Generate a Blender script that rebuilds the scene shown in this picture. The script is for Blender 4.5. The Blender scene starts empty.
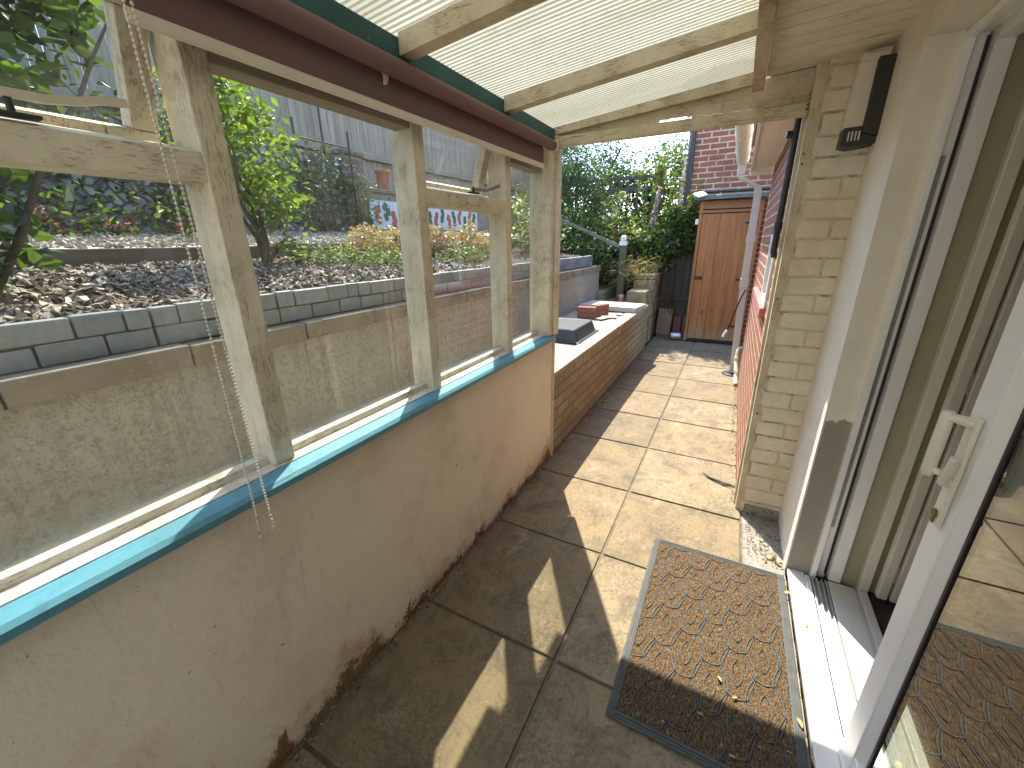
import bpy, bmesh, math, random
from mathutils import Vector, Matrix, Euler
import numpy as np
R_ = math.radians
PI = math.pi
sc = bpy.context.scene
COL = sc.collection
random.seed(7)
rng = np.random.default_rng(7)

# ------------------------------------------------------------------ materials
def newmat(name):
    m = bpy.data.materials.new(name); m.use_nodes = True
    nt = m.node_tree; nt.nodes.clear()
    out = nt.nodes.new('ShaderNodeOutputMaterial')
    return m, nt, out

class NT:
    """tiny node-building helper"""
    def __init__(s, nt): s.nt = nt
    def n(s, t, **kw):
        nd = s.nt.nodes.new(t)
        for k, v in kw.items():
            if k.startswith('_'): setattr(nd, k[1:], v)
            else: nd.inputs[k.replace('_', ' ')].default_value = v
        return nd
    def l(s, a, b): s.nt.links.new(a, b)
    def pos(s, scale=(1, 1, 1), perm=None):
        g = s.n('ShaderNodeNewGeometry')
        src = g.outputs['Position']
        if perm:
            sp = s.n('ShaderNodeSeparateXYZ'); s.l(src, sp.inputs[0])
            cb = s.n('ShaderNodeCombineXYZ')
            for i, a in enumerate(perm):
                if a in 'XYZ': s.l(sp.outputs[a], cb.inputs[i])
            src = cb.outputs[0]
        mp = s.n('ShaderNodeVectorMath', _operation='MULTIPLY')
        s.l(src, mp.inputs[0]); mp.inputs[1].default_value = scale
        return mp.outputs[0]
    def noise(s, vec, scale, detail=5, rough=0.6, dist=0.0):
        nd = s.n('ShaderNodeTexNoise', Scale=scale, Detail=detail, Roughness=rough, Distortion=dist)
        s.l(vec, nd.inputs['Vector']); return nd.outputs['Fac']
    def ramp(s, fac, pts):
        r = s.n('ShaderNodeValToRGB'); s.l(fac, r.inputs[0])
        e = r.color_ramp.elements
        while len(e) < len(pts): e.new(0.5)
        for i, (p, c) in enumerate(pts):
            e[i].position = p
            e[i].color = (c, c, c, 1) if isinstance(c, (int, float)) else (*c, 1)
        return r.outputs[0]
    def mix(s, fac, a, b, blend='MIX'):
        m = s.n('ShaderNodeMix', _data_type='RGBA', _blend_type=blend)
        for sock, v in ((m.inputs[0], fac), (m.inputs[6], a), (m.inputs[7], b)):
            if isinstance(v, bpy.types.NodeSocket): s.l(v, sock)
            elif isinstance(v, (int, float)): sock.default_value = v
            else: sock.default_value = (*v, 1)
        return m.outputs[2]
    def math(s, op, a, b=0.0, clamp=False):
        m = s.n('ShaderNodeMath', _operation=op, _use_clamp=clamp)
        for i, v in enumerate((a, b)):
            if isinstance(v, bpy.types.NodeSocket): s.l(v, m.inputs[i])
            else: m.inputs[i].default_value = v
        return m.outputs[0]
    def bump(s, h, strength=0.3, dist=0.01, prev=None):
        b = s.n('ShaderNodeBump', Strength=strength, Distance=dist)
        s.l(h, b.inputs['Height'])
        if prev is not None: s.l(prev, b.inputs['Normal'])
        return b.outputs[0]
    def zc(s):
        g = s.n('ShaderNodeNewGeometry'); sp = s.n('ShaderNodeSeparateXYZ'); s.l(g.outputs['Position'], sp.inputs[0])
        return sp.outputs

def finish(N, out, col, rough=0.7, normal=None, metallic=0.0, spec=0.4):
    b = N.n('ShaderNodeBsdfPrincipled')
    for sock, v in (('Base Color', col), ('Roughness', rough)):
        if isinstance(v, bpy.types.NodeSocket): N.l(v, b.inputs[sock])
        elif isinstance(v, (int, float)): b.inputs[sock].default_value = v
        else: b.inputs[sock].default_value = (*v, 1)
    b.inputs['Metallic'].default_value = metallic
    b.inputs['Specular IOR Level'].default_value = spec
    if normal is not None: N.l(normal, b.inputs['Normal'])
    N.l(b.outputs[0], out.inputs[0])
    return b

def pmat(name, c1, c2, scale=6, rough=0.75, bump=0.2, bscale=60, bdist=0.004, stretch=(1, 1, 1), speck=None, spk=0.64, spscale=40,
         stain=None, stlo=0.55, stscale=1.7, metallic=0.0, spec=0.35):
    """two-tone base, large stains, small specks, fine bump"""
    m, nt, out = newmat(name); N = NT(nt)
    v = N.pos(stretch)
    c = N.mix(N.ramp(N.noise(v, scale), [(.3, 0.), (.7, 1.)]), c1, c2)
    if stain: c = N.mix(N.ramp(N.noise(v, stscale, 8, .65), [(stlo, 0.), (stlo + .16, .8)]), c, stain)
    if speck: c = N.mix(N.ramp(N.noise(v, spscale, 3, .6), [(spk, 0.), (spk + .04, .85)]), c, speck)
    h = N.noise(v, bscale, 6, .7)
    finish(N, out, c, rough, N.bump(h, bump, bdist), metallic, spec)
    return m

def brickmat(name, c1, c2, mortar, perm, w=.225, h=.075, mw=.01, rough=.85, bump=.9, bdist=.008, off=(0, 0), speck=None, dirt=None, contrast=True):
    m, nt, out = newmat(name); N = NT(nt)
    v = N.pos((1, 1, 1), perm)
    ad = N.n('ShaderNodeVectorMath', _operation='ADD'); N.l(v, ad.inputs[0]); ad.inputs[1].default_value = (off[0], off[1], 0)
    # slight wobble of the joints
    wn = N.n('ShaderNodeTexNoise', Scale=9, Detail=3); N.l(ad.outputs[0], wn.inputs['Vector'])
    ws = N.n('ShaderNodeVectorMath', _operation='SCALE'); N.l(wn.outputs['Color'], ws.inputs[0]); ws.inputs['Scale'].default_value = .012
    a2 = N.n('ShaderNodeVectorMath', _operation='ADD'); N.l(ad.outputs[0], a2.inputs[0]); N.l(ws.outputs[0], a2.inputs[1])
    b = N.n('ShaderNodeTexBrick', Scale=1.0)
    b.inputs['Brick Width'].default_value = w; b.inputs['Row Height'].default_value = h
    b.inputs['Mortar Size'].default_value = mw; b.inputs['Mortar Smooth'].default_value = .25; b.inputs['Bias'].default_value = 0
    b.inputs['Color1'].default_value = (*c1, 1); b.inputs['Color2'].default_value = (*c2, 1); b.inputs['Mortar'].default_value = (*mortar, 1)
    N.l(a2.outputs[0], b.inputs['Vector'])
    p3 = N.pos()
    c = N.mix(N.ramp(N.noise(p3, 14, 5), [(.3, .0), (.75, .45)]), b.outputs['Color'], tuple(x * .6 for x in c2))
    if name.startswith('cream'):
        crk = N.math('MULTIPLY', b.outputs['Fac'], N.ramp(N.noise(p3, 11, 4, .7), [(.52, 0.), (.58, 1.)]))
        c = N.mix(N.math('MULTIPLY', crk, .8), c, (.26, .20, .13))
    if speck: c = N.mix(N.ramp(N.noise(p3, 60, 3), [(.62, 0.), (.68, .8)]), c, speck)
    if dirt: c = N.mix(N.ramp(N.noise(p3, 2.2, 8, .7), [(.5, 0.), (.68, .8)]), c, dirt)
    hh = N.math('SUBTRACT', N.math('MULTIPLY', N.noise(p3, 70, 5, .7), .35), b.outputs['Fac'])
    finish(N, out, c, rough, N.bump(hh, bump, bdist), 0, .25)
    return m

def paintwood(name, paint, axis, under=(.33, .25, .165), dark=(.07, .05, .035), flake=.6, rough=.6):
    """old paint over timber: grain runs along axis, paint flaked through in places"""
    st = {'X': (.16, 1, 1), 'Y': (1, .16, 1), 'Z': (1, 1, .16)}[axis]
    m, nt, out = newmat(name); N = NT(nt)
    v = N.pos(st); p = N.pos()
    tone = N.ramp(N.noise(p, 4.5, 6, .7), [(.3, 0.), (.72, 1.)])
    c = N.mix(tone, paint, tuple(x * y for x, y in zip(paint, (.78, .74, .66))))
    fl = N.math('MULTIPLY', N.noise(v, 230, 5, .75), N.math('ADD', N.noise(p, 9, 4), .45))
    fm = N.ramp(fl, [(flake - .01, 0.), (flake + .06, .8)])
    c = N.mix(fm, c, under)
    c = N.mix(N.ramp(N.noise(p, 22, 6, .75), [(.52, 0.), (.66, .45)]), c, tuple(x * y for x, y in zip(paint, (.60, .55, .45))))
    vc = N.pos({'X': (.03, 1, 1), 'Y': (1, .03, 1), 'Z': (1, 1, .03)}[axis])
    cr = N.ramp(N.noise(vc, 75, 4, .6, .3), [(.64, 0.), (.67, .75)])
    cr = N.math('MULTIPLY', cr, N.ramp(N.noise(p, 7, 3), [(.45, 0.), (.6, 1.)]))
    c = N.mix(cr, c, dark)
    h = N.math('SUBTRACT', N.noise(v, 90, 5, .7), N.math('ADD', N.math('MULTIPLY', fm, .7), cr))
    finish(N, out, c, rough, N.bump(h, .5, .003), 0, .35)
    return m

def rawwood(name, c1, c2, axis, rough=.8, scale=30, knots=False, grey=None):
    st = {'X': (.06, 1, 1), 'Y': (1, .06, 1), 'Z': (1, 1, .06)}[axis]
    m, nt, out = newmat(name); N = NT(nt)
    v = N.pos(st)
    c = N.mix(N.ramp(N.noise(v, scale, 6, .65, .6), [(.3, 0.), (.7, 1.)]), c1, c2)
    if grey:
        z = N.zc()['Z']
        g = N.math('ADD', N.noise(N.pos(st), 18, 5), N.math('MULTIPLY', z, -1.3))
        c = N.mix(N.ramp(g, [(.12, 0.), (.42, .85)]), c, grey)
    if knots:
        vo = N.n('ShaderNodeTexVoronoi', Scale=4.2); N.l(N.pos((1, 1, .45)), vo.inputs['Vector'])
        c = N.mix(N.ramp(vo.outputs['Distance'], [(.05, .85), (.11, 0.)]), c, tuple(x * .35 for x in c1))
    finish(N, out, c, rough, N.bump(N.noise(v, scale * 2.2, 5, .7), .4, .003), 0, .3)
    return m

def leafmat(name, lo, hi, third=None, trans=.45):
    m, nt, out = newmat(name); N = NT(nt)
    g = N.n('ShaderNodeNewGeometry')
    pts = [(0., lo), (.75, hi)]
    if third: pts.append((.93, third))
    c = N.ramp(g.outputs['Random Per Island'], pts)
    d = N.n('ShaderNodeBsdfPrincipled', Roughness=.45); d.inputs['Specular IOR Level'].default_value = .4
    N.l(c, d.inputs['Base Color'])
    t = N.n('ShaderNodeBsdfTranslucent')
    tc = N.mix(1.0, c, (1.5, 1.6, .6), 'MULTIPLY'); N.l(tc, t.inputs[0])
    ms = N.n('ShaderNodeMixShader'); ms.inputs[0].default_value = trans
    N.l(d.outputs[0], ms.inputs[1]); N.l(t.outputs[0], ms.inputs[2]); N.l(ms.outputs[0], out.inputs[0])
    return m

def islandmat(name, cols, rough=.8, bump=.3, bscale=90):
    m, nt, out = newmat(name); N = NT(nt)
    g = N.n('ShaderNodeNewGeometry')
    k = len(cols)
    c = N.ramp(g.outputs['Random Per Island'], [(i / max(1, k - 1), q) for i, q in enumerate(cols)])
    c = N.mix(N.ramp(N.noise(N.pos(), 45, 4), [(.3, 0.), (.8, .35)]), c, (.05, .045, .035))
    finish(N, out, c, rough, N.bump(N.noise(N.pos(), bscale, 5, .7), bump, .003), 0, .3)
    return m

M = {}
CREAM = (.74, .68, .53)
for a in 'XYZ': M['cream' + a] = paintwood('cream paint ' + a, CREAM, a, flake=.545)
for a in 'XYZ': M['frame' + a] = paintwood('dirty cream frame paint ' + a, (.60, .525, .375), a, flake=.535)
M['creamdull'] = paintwood('dull cream boards', (.76, .70, .57), 'X', flake=.72)
M['purlin'] = paintwood('flaking purlin paint', (.56, .46, .33), 'Y', under=(.30, .17, .10), flake=.50)
M['sillwhite'] = paintwood('white sill paint', (.78, .74, .66), 'Y', under=(.30, .24, .17), flake=.56)
M['blue'] = paintwood('blue sill paint', (.12, .35, .46), 'Y', under=(.45, .47, .45), dark=(.05, .14, .17), flake=.86, rough=.4)
M['teal'] = pmat('teal board', (.018, .075, .075), (.03, .105, .10), 5, .6, .3, speck=(.10, .14, .13), spk=.68, spscale=30)
M['maroon'] = pmat('maroon blind fabric', (.165, .10, .09), (.185, .11, .10), 3, .8, .25, 300, .001, speck=(.3, .22, .2), spk=.74, spscale=18)
M['bar'] = pmat('cream plastic', (.68, .62, .50), (.62, .56, .45), 6, .4, .05)
M['handle'] = pmat('cream handle plastic', (.72, .68, .56), (.68, .64, .52), 6, .3, .03)
M['pvc'] = pmat('white pvc', (.80, .785, .74), (.75, .73, .68), 3, .32, .05, 40, stain=(.48, .45, .38), stlo=.66, stscale=6)
M['pvcshade'] = pmat('shaded white pvc', (.66, .63, .56), (.60, .57, .49), 3, .4, .05)  # white pvc toned down, the inner sill's shade is in the colour
M['fold'] = pmat('cream folding leaf', (.68, .63, .52), (.64, .59, .48), 3, .5, .05)
M['soffit'] = pmat('soffit pvc', (.80, .765, .69), (.75, .71, .63), 3, .5, .05)
M['alu'] = pmat('aluminium track', (.62, .62, .61), (.5, .5, .49), 20, .35, .1, 200, metallic=.7)
M['steel'] = pmat('zinc keep strip', (.35, .35, .33), (.25, .25, .23), 30, .45, .1, metallic=.6)
M['whiterender'] = pmat('white render', (.80, .77, .70), (.74, .71, .63), 4, .9, .3)
M['black'] = pmat('black plastic', (.018, .018, .018), (.03, .03, .03), 6, .45, .05)
M['rubber'] = pmat('grey rubber', (.065, .068, .064), (.095, .098, .09), 25, .75, .3, 150)
M['green'] = pmat('olive interior paint', (.38, .36, .225), (.35, .33, .205), 3, .7, .05)
M['carpet'] = pmat('dark carpet', (.06, .04, .03), (.09, .06, .045), 60, 1, .6, 300)
M['dim'] = pmat('room paint', (.45, .40, .32), (.42, .37, .3), 3, .8, .05)
M['iron'] = pmat('black painted iron', (.025, .03, .028), (.05, .055, .05), 18, .5, .3)
M['pipewhite'] = pmat('white downpipe', (.62, .58, .52), (.55, .51, .45), 4, .45, .05, stain=(.35, .31, .25), stlo=.62, stscale=4)
M['pipecream'] = pmat('cream waste pipe', (.70, .62, .42), (.66, .58, .38), 6, .4, .05)
M['redsill'] = pmat('red painted sill', (.50, .17, .15), (.44, .13, .12), 12, .6, .3)
M['concrete'] = pmat('rough concrete', (.32, .29, .24), (.22, .20, .165), 9, .95, .8, 45, .01, speck=(.10, .09, .07), spk=.6)
M['conclight'] = pmat('weathered concrete top', (.42, .36, .26), (.31, .26, .18), 7, .95, .7, 60, .006, stain=(.14, .12, .09), stlo=.56, stscale=3, speck=(.12, .11, .08), spk=.62)
M['coping'] = pmat('brown coping stone', (.26, .215, .16), (.18, .15, .11), 8, .95, .7, 50, .008, stain=(.10, .085, .065), stlo=.55, stscale=4, speck=(.38, .33, .26), spk=.64)
M['stone'] = pmat('pale stone slab', (.50, .46, .40), (.40, .36, .31), 9, .9, .4, 60)
M['slate'] = islandmat('slate look plastic', [(.19, .21, .205), (.25, .265, .255), (.31, .325, .31)], .55, .7, 28)
M['tray'] = pmat('dark grey plastic', (.045, .052, .055), (.06, .067, .07), 8, .38, .15, 90)
M['redbrick'] = pmat('loose red brick', (.28, .125, .075), (.19, .085, .055), 25, .9, .5, speck=(.12, .07, .05))
M['terracotta'] = pmat('terracotta', (.40, .16, .085), (.32, .13, .07), 12, .85, .3)
M['leafdry'] = islandmat('dry leaf', [(.42, .30, .10), (.50, .38, .16), (.30, .17, .07)], .7, .2)
M['litter'] = islandmat('grit and leaf crumbs', [(.07, .05, .035), (.14, .10, .06), (.26, .20, .12), (.34, .30, .24)], .9, .3)
M['bark'] = islandmat('bark chips', [(.05, .034, .024), (.11, .075, .05), (.21, .155, .11), (.40, .33, .25), (.62, .55, .44)], .85, .4)
M['gravel'] = islandmat('gravel', [(.24, .20, .16), (.40, .35, .28), (.52, .47, .39), (.30, .26, .21)], .85, .4)
M['soil'] = pmat('dark soil', (.055, .038, .028), (.09, .065, .05), 14, 1, .8, 50, .02)
M['sleeper'] = rawwood('old timber sleeper', (.17, .135, .09), (.10, .078, .05), 'Y', .9)
M['greywoodZ'] = rawwood('weathered grey boards', (.44, .375, .285), (.24, .20, .15), 'Z', .9, 22)
M['greywoodY'] = rawwood('weathered grey rail', (.40, .34, .26), (.24, .20, .15), 'Y', .9, 22)
M['greywoodX'] = rawwood('weathered grey rail across', (.24, .215, .17), (.14, .125, .095), 'X', .9, 22)
M['shadedwoodZ'] = rawwood('corner shaded boards', (.13, .115, .085), (.075, .065, .05), 'Z', .95, 22)  # weathered boards painted darker for the shade of the fence corner
M['mosswoodX'] = rawwood('mossy rail', (.24, .215, .14), (.14, .125, .08), 'X', .95, 22)
M['darkwoodX'] = rawwood('dark weathered rails', (.13, .115, .08), (.075, .065, .048), 'X', .95, 22)  # corner rails carry the same painted shade, the pickets are simply dark
M['mosswood'] = rawwood('mossy timber', (.15, .14, .075), (.085, .085, .045), 'Z', .95, 22)
M['shedwood'] = rawwood('orange stained shed boards', (.54, .23, .075), (.30, .12, .04), 'Z', .65, 20, True, grey=(.40, .29, .16))
M['shedwoodX'] = rawwood('orange stained fascia', (.40, .19, .08), (.28, .125, .05), 'X', .65, 26)
M['felt'] = pmat('grey roofing', (.17, .18, .175), (.12, .125, .12), 8, .8, .3)
M['trunk'] = pmat('stem bark', (.13, .10, .065), (.07, .052, .034), 30, .95, .7)
M['cane'] = pmat('bamboo cane', (.25, .24, .09), (.16, .17, .06), 12, .6, .2)
M['tile'] = brickmat('roof tile', (.16, .10, .08), (.12, .075, .06), (.04, .03, .025), 'YXZ', .3, .25, .012)
M['greenpaint'] = pmat('pink plastic', (.55, .25, .22), (.5, .22, .2), 6, .6, .1)
M['navy'] = pmat('navy plastic', (.02, .025, .09), (.025, .03, .1), 6, .4, .05)
M['brass'] = pmat('lock cylinder', (.20, .14, .06), (.16, .11, .05), 8, .5, .05, metallic=.7)

M['lime'] = leafmat('lime leaves', (.09, .155, .03), (.16, .225, .05), (.26, .27, .06))
M['leaf'] = leafmat('mid green leaves', (.06, .105, .028), (.105, .15, .045), (.20, .22, .09))
M['dark'] = leafmat('dark green leaves', (.03, .055, .018), (.06, .10, .03), (.13, .18, .05))
M['conifer'] = leafmat('conifer sprays', (.05, .085, .035), (.085, .125, .055), (.13, .17, .085), .25)
M['bamboo'] = leafmat('bamboo leaves', (.07, .11, .03), (.13, .17, .045), (.24, .24, .07))
M['sedum'] = leafmat('orange sedum', (.36, .20, .11), (.42, .30, .18), (.30, .29, .12), .25)
M['lowgreen'] = leafmat('low green sedum', (.10, .15, .05), (.17, .22, .08), (.24, .26, .10), .3)
M['pink'] = leafmat('pink petals', (.40, .10, .16), (.50, .18, .24), None, .3)
M['white'] = leafmat('white petals', (.65, .60, .58), (.75, .72, .68), None, .3)
M['mauve'] = leafmat('mauve petals', (.30, .16, .22), (.65, .55, .58), None, .3)
M['yellowwhite'] = leafmat('creamy variegated leaves', (.38, .38, .16), (.55, .54, .30), None, .3)
M['dry'] = leafmat('dry grass', (.30, .23, .10), (.40, .32, .15), (.16, .16, .06), .3)
M['red'] = leafmat('red rose petals', (.45, .10, .06), (.55, .18, .12), None, .3)

# -- special: floor slabs
def slab_material():
    m, nt, out = newmat('buff paving slabs'); N = NT(nt)
    g = N.n('ShaderNodeNewGeometry'); p = N.pos()
    base = N.ramp(g.outputs['Random Per Island'], [(0., (.19, .145, .08)), (.35, (.25, .185, .10)), (.7, (.28, .22, .13)), (1., (.22, .18, .115))])
    c = N.mix(N.ramp(N.noise(p, 2.6, 7, .65, .5), [(.42, 0.), (.66, .6)]), base, (.215, .165, .10))
    c = N.mix(N.ramp(N.noise(p, 7, 8, .75, .8), [(.49, 0.), (.62, .7)]), c, (.105, .082, .055))
    c = N.mix(N.ramp(N.noise(p, 34, 5, .7), [(.57, 0.), (.63, .6)]), c, (.095, .075, .05))
    c = N.mix(N.ramp(N.noise(p, 5.5, 8, .75), [(.56, 0.), (.66, .45)]), c, (.40, .345, .25))
    c = N.mix(N.ramp(N.noise(p, 90, 2, .6), [(.66, 0.), (.70, .5)]), c, (.42, .37, .28))
    c = N.mix(N.ramp(N.noise(N.pos((2.2, .7, 1)), 3.1, 8, .8, 1.2), [(.54, 0.), (.66, .7)]), c, (.13, .115, .085))
    stip = N.math('MULTIPLY', N.ramp(N.noise(p, 75, 4, .75), [(.46, 0.), (.56, 1.)]), N.ramp(N.noise(p, 3.4, 5, .6), [(.44, .12), (.62, .85)]))
    c = N.mix(stip, c, (.115, .095, .065))
    h = N.math('ADD', N.noise(p, 70, 7, .7), N.math('MULTIPLY', N.noise(p, 8, 5), 1.2))
    finish(N, out, c, .85, N.bump(h, .6, .005), 0, .3)
    return m
M['slab'] = slab_material()
M['joint'] = pmat('slab joint mortar', (.20, .165, .11), (.11, .09, .06), 18, .95, .8, 60, stain=(.07, .075, .03), stlo=.55, stscale=3)

def wallpaint():
    m, nt, out = newmat('pinkish beige masonry paint'); N = NT(nt)
    p = N.pos()
    c = N.mix(N.ramp(N.noise(p, 1.6, 5), [(.35, 0.), (.7, 1.)]), (.82, .73, .575), (.76, .67, .52))
    z = N.zc()['Z']
    # damp brown patches creeping up from the floor
    loc = N.math('MULTIPLY', N.math('SUBTRACT', N.noise(N.pos((0, 1, 0)), 2.6, 3), .5), .9)
    for yc_, wd_, st_ in ((.62, .20, .16), (.36, .12, .14), (1.05, .16, .09), (2.2, .3, .16)):
        dd = N.math('ABSOLUTE', N.math('MULTIPLY', N.math('SUBTRACT', N.zc()['Y'], yc_), 1 / wd_))
        loc = N.math('ADD', loc, N.math('MULTIPLY', N.math('SUBTRACT', 1.0, dd, True), st_))
    g = N.math('ADD', N.math('SUBTRACT', N.noise(p, 5.5, 8, .75, .4), N.math('MULTIPLY', z, 2.1)), loc)
    c = N.mix(N.ramp(g, [(.36, 0.), (.50, .6)]), c, (.44, .28, .14))
    g2 = N.math('ADD', N.math('SUBTRACT', N.noise(p, 10, 8, .8, 1.0), N.math('MULTIPLY', z, 2.4)), loc)
    c = N.mix(N.ramp(g2, [(.46, 0.), (.51, .95)]), c, (.17, .085, .03))
    # faint vertical runs and small chips
    c = N.mix(N.ramp(N.noise(p, 2.8, 7, .7), [(.5, 0.), (.68, .5)]), c, (.56, .42, .31))
    vr = N.noise(N.pos((1, 6, .5)), 6, 5, .7)
    c = N.mix(N.ramp(vr, [(.60, 0.), (.74, .35)]), c, (.34, .27, .19))
    c = N.mix(N.ramp(N.noise(p, 24, 3, .5), [(.735, 0.), (.76, .8)]), c, (.26, .17, .10))
    c = N.mix(N.ramp(N.noise(p, 75, 2, .5), [(.74, 0.), (.76, .7)]), c, (.18, .12, .08))
    h = N.math('ADD', N.noise(p, 40, 6, .6), N.math('MULTIPLY', N.noise(p, 3, 3), 2.0))
    finish(N, out, c, .68, N.bump(h, .5, .006), 0, .3)
    return m
M['wallpaint'] = wallpaint()

def render_wall():
    m, nt, out = newmat('weathered cement render'); N = NT(nt)
    p = N.pos()
    c = N.mix(N.ramp(N.noise(p, 3, 6, .65), [(.35, 0.), (.68, 1.)]), (.37, .345, .29), (.285, .265, .215))
    runs = N.noise(N.pos((1, 5, .45)), 5, 7, .75)
    c = N.mix(N.ramp(runs, [(.52, 0.), (.68, .6)]), c, (.17, .15, .12))
    c = N.mix(N.ramp(N.noise(p, 52, 6, .9), [(.49, 0.), (.57, .75)]), c, (.17, .155, .12))
    c = N.mix(N.ramp(N.noise(p, 34, 5, .8), [(.58, 0.), (.68, .55)]), c, (.50, .46, .38))
    finish(N, out, c, .95, N.bump(N.noise(p, 55, 7, .75), .8, .008), 0, .2)
    return m
M['render'] = render_wall()

def plaster():
    m, nt, out = newmat('cream render, bare cement at the foot'); N = NT(nt)
    p = N.pos(); z = N.zc()
    c = N.mix(N.ramp(N.noise(p, 5, 6, .7), [(.35, 0.), (.7, 1.)]), (.76, .70, .585), (.68, .62, .50))
    c = N.mix(N.ramp(N.noise(p, 28, 4, .6), [(.66, 0.), (.72, .5)]), c, (.40, .34, .25))
    edge = N.math('ADD', z['Z'], N.math('MULTIPLY', N.noise(p, 9, 4), .28))
    low = N.ramp(edge, [(.915, 1.), (.92, 0.)])
    xm = N.ramp(z['X'], [(.414, 0.), (.418, 1.)])
    mask = N.math('MULTIPLY', low, xm)
    cem = N.mix(N.noise(p, 10, 6, .7), (.235, .215, .17), (.34, .31, .25))
    c = N.mix(mask, c, cem)
    finish(N, out, c, .8, N.bump(N.math('SUBTRACT', N.noise(p, 60, 6, .7), mask), .4, .004), 0, .3)
    return m
M['plaster'] = plaster()

M['whitebrick'] = brickmat('cream painted brick', (.76, .69, .54), (.73, .66, .51), (.64, .57, .43), 'XZY', .235, .082, .005, .75, 1.0, .018, dirt=(.57, .45, .29))
M['brickY'] = brickmat('red brick facing the path', (.35, .13, .065), (.26, .09, .045), (.50, .40, .30), 'YZX')
M['brickX'] = brickmat('red brick facing the camera', (.40, .13, .065), (.285, .088, .045), (.60, .47, .34), 'XZY', .225, .075, .011, dirt=(.17, .06, .05))
M['buffY'] = brickmat('buff planter brick', (.40, .345, .225), (.30, .255, .16), (.20, .17, .12), 'YZX', .215, .085, .009, dirt=(.24, .18, .10), speck=(.20, .15, .09))
M['pierbrick'] = brickmat('weathered pier brick', (.30, .20, .16), (.22, .15, .12), (.34, .31, .26), 'YZX')

def flint():
    m, nt, out = newmat('flint and rubble wall'); N = NT(nt)
    p = N.pos()
    vo = N.n('ShaderNodeTexVoronoi', Scale=15); N.l(p, vo.inputs['Vector'])
    vd = N.n('ShaderNodeTexVoronoi', Scale=15, _feature='DISTANCE_TO_EDGE'); N.l(p, vd.inputs['Vector'])
    sp = N.n('ShaderNodeSeparateColor'); N.l(vo.outputs['Color'], sp.inputs[0])
    c = N.ramp(sp.outputs[0], [(0., (.16, .16, .15)), (.4, (.32, .31, .28)), (.75, (.40, .385, .345)), (1., (.48, .455, .41))])
    c = N.mix(N.ramp(vd.outputs['Distance'], [(.02, 1.), (.07, 0.)]), c, (.20, .185, .15))
    c = N.mix(N.ramp(N.noise(p, 2.5, 6), [(.5, 0.), (.66, .7)]), c, (.10, .12, .06))
    finish(N, out, c, .85, N.bump(N.ramp(vd.outputs['Distance'], [(0., 0.), (.16, 1.)]), .9, .04), 0, .3)
    return m
M['flint'] = flint()

def mossstone():
    m, nt, out = newmat('mossy blockwork'); N = NT(nt)
    p = N.pos()
    c = N.mix(N.ramp(N.noise(p, 6, 7, .7), [(.35, 0.), (.65, 1.)]), (.40, .33, .20), (.28, .225, .13))
    c = N.mix(N.ramp(N.noise(p, 3.2, 8, .75), [(.52, 0.), (.64, .8)]), c, (.17, .17, .06))
    finish(N, out, c, .95, N.bump(N.noise(p, 18, 8, .75), .9, .03), 0, .2)
    return m
M['moss'] = mossstone()

def coir():
    m, nt, out = newmat('brown coir pile'); N = NT(nt)
    p = N.pos((1, .28, 1))
    f = N.noise(p, 210, 4, .8)
    c = N.ramp(f, [(.34, (.035, .022, .011)), (.48, (.125, .082, .042)), (.60, (.22, .152, .085)), (.70, (.40, .32, .21))])
    c = N.mix(N.ramp(N.noise(N.pos(), 9, 4), [(.35, 0.), (.7, .35)]), c, (.12, .065, .035))
    finish(N, out, c, 1, N.bump(N.noise(p, 190, 4, .8), 1, .01), 0, .1)
    return m
M['coir'] = coir()

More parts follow.
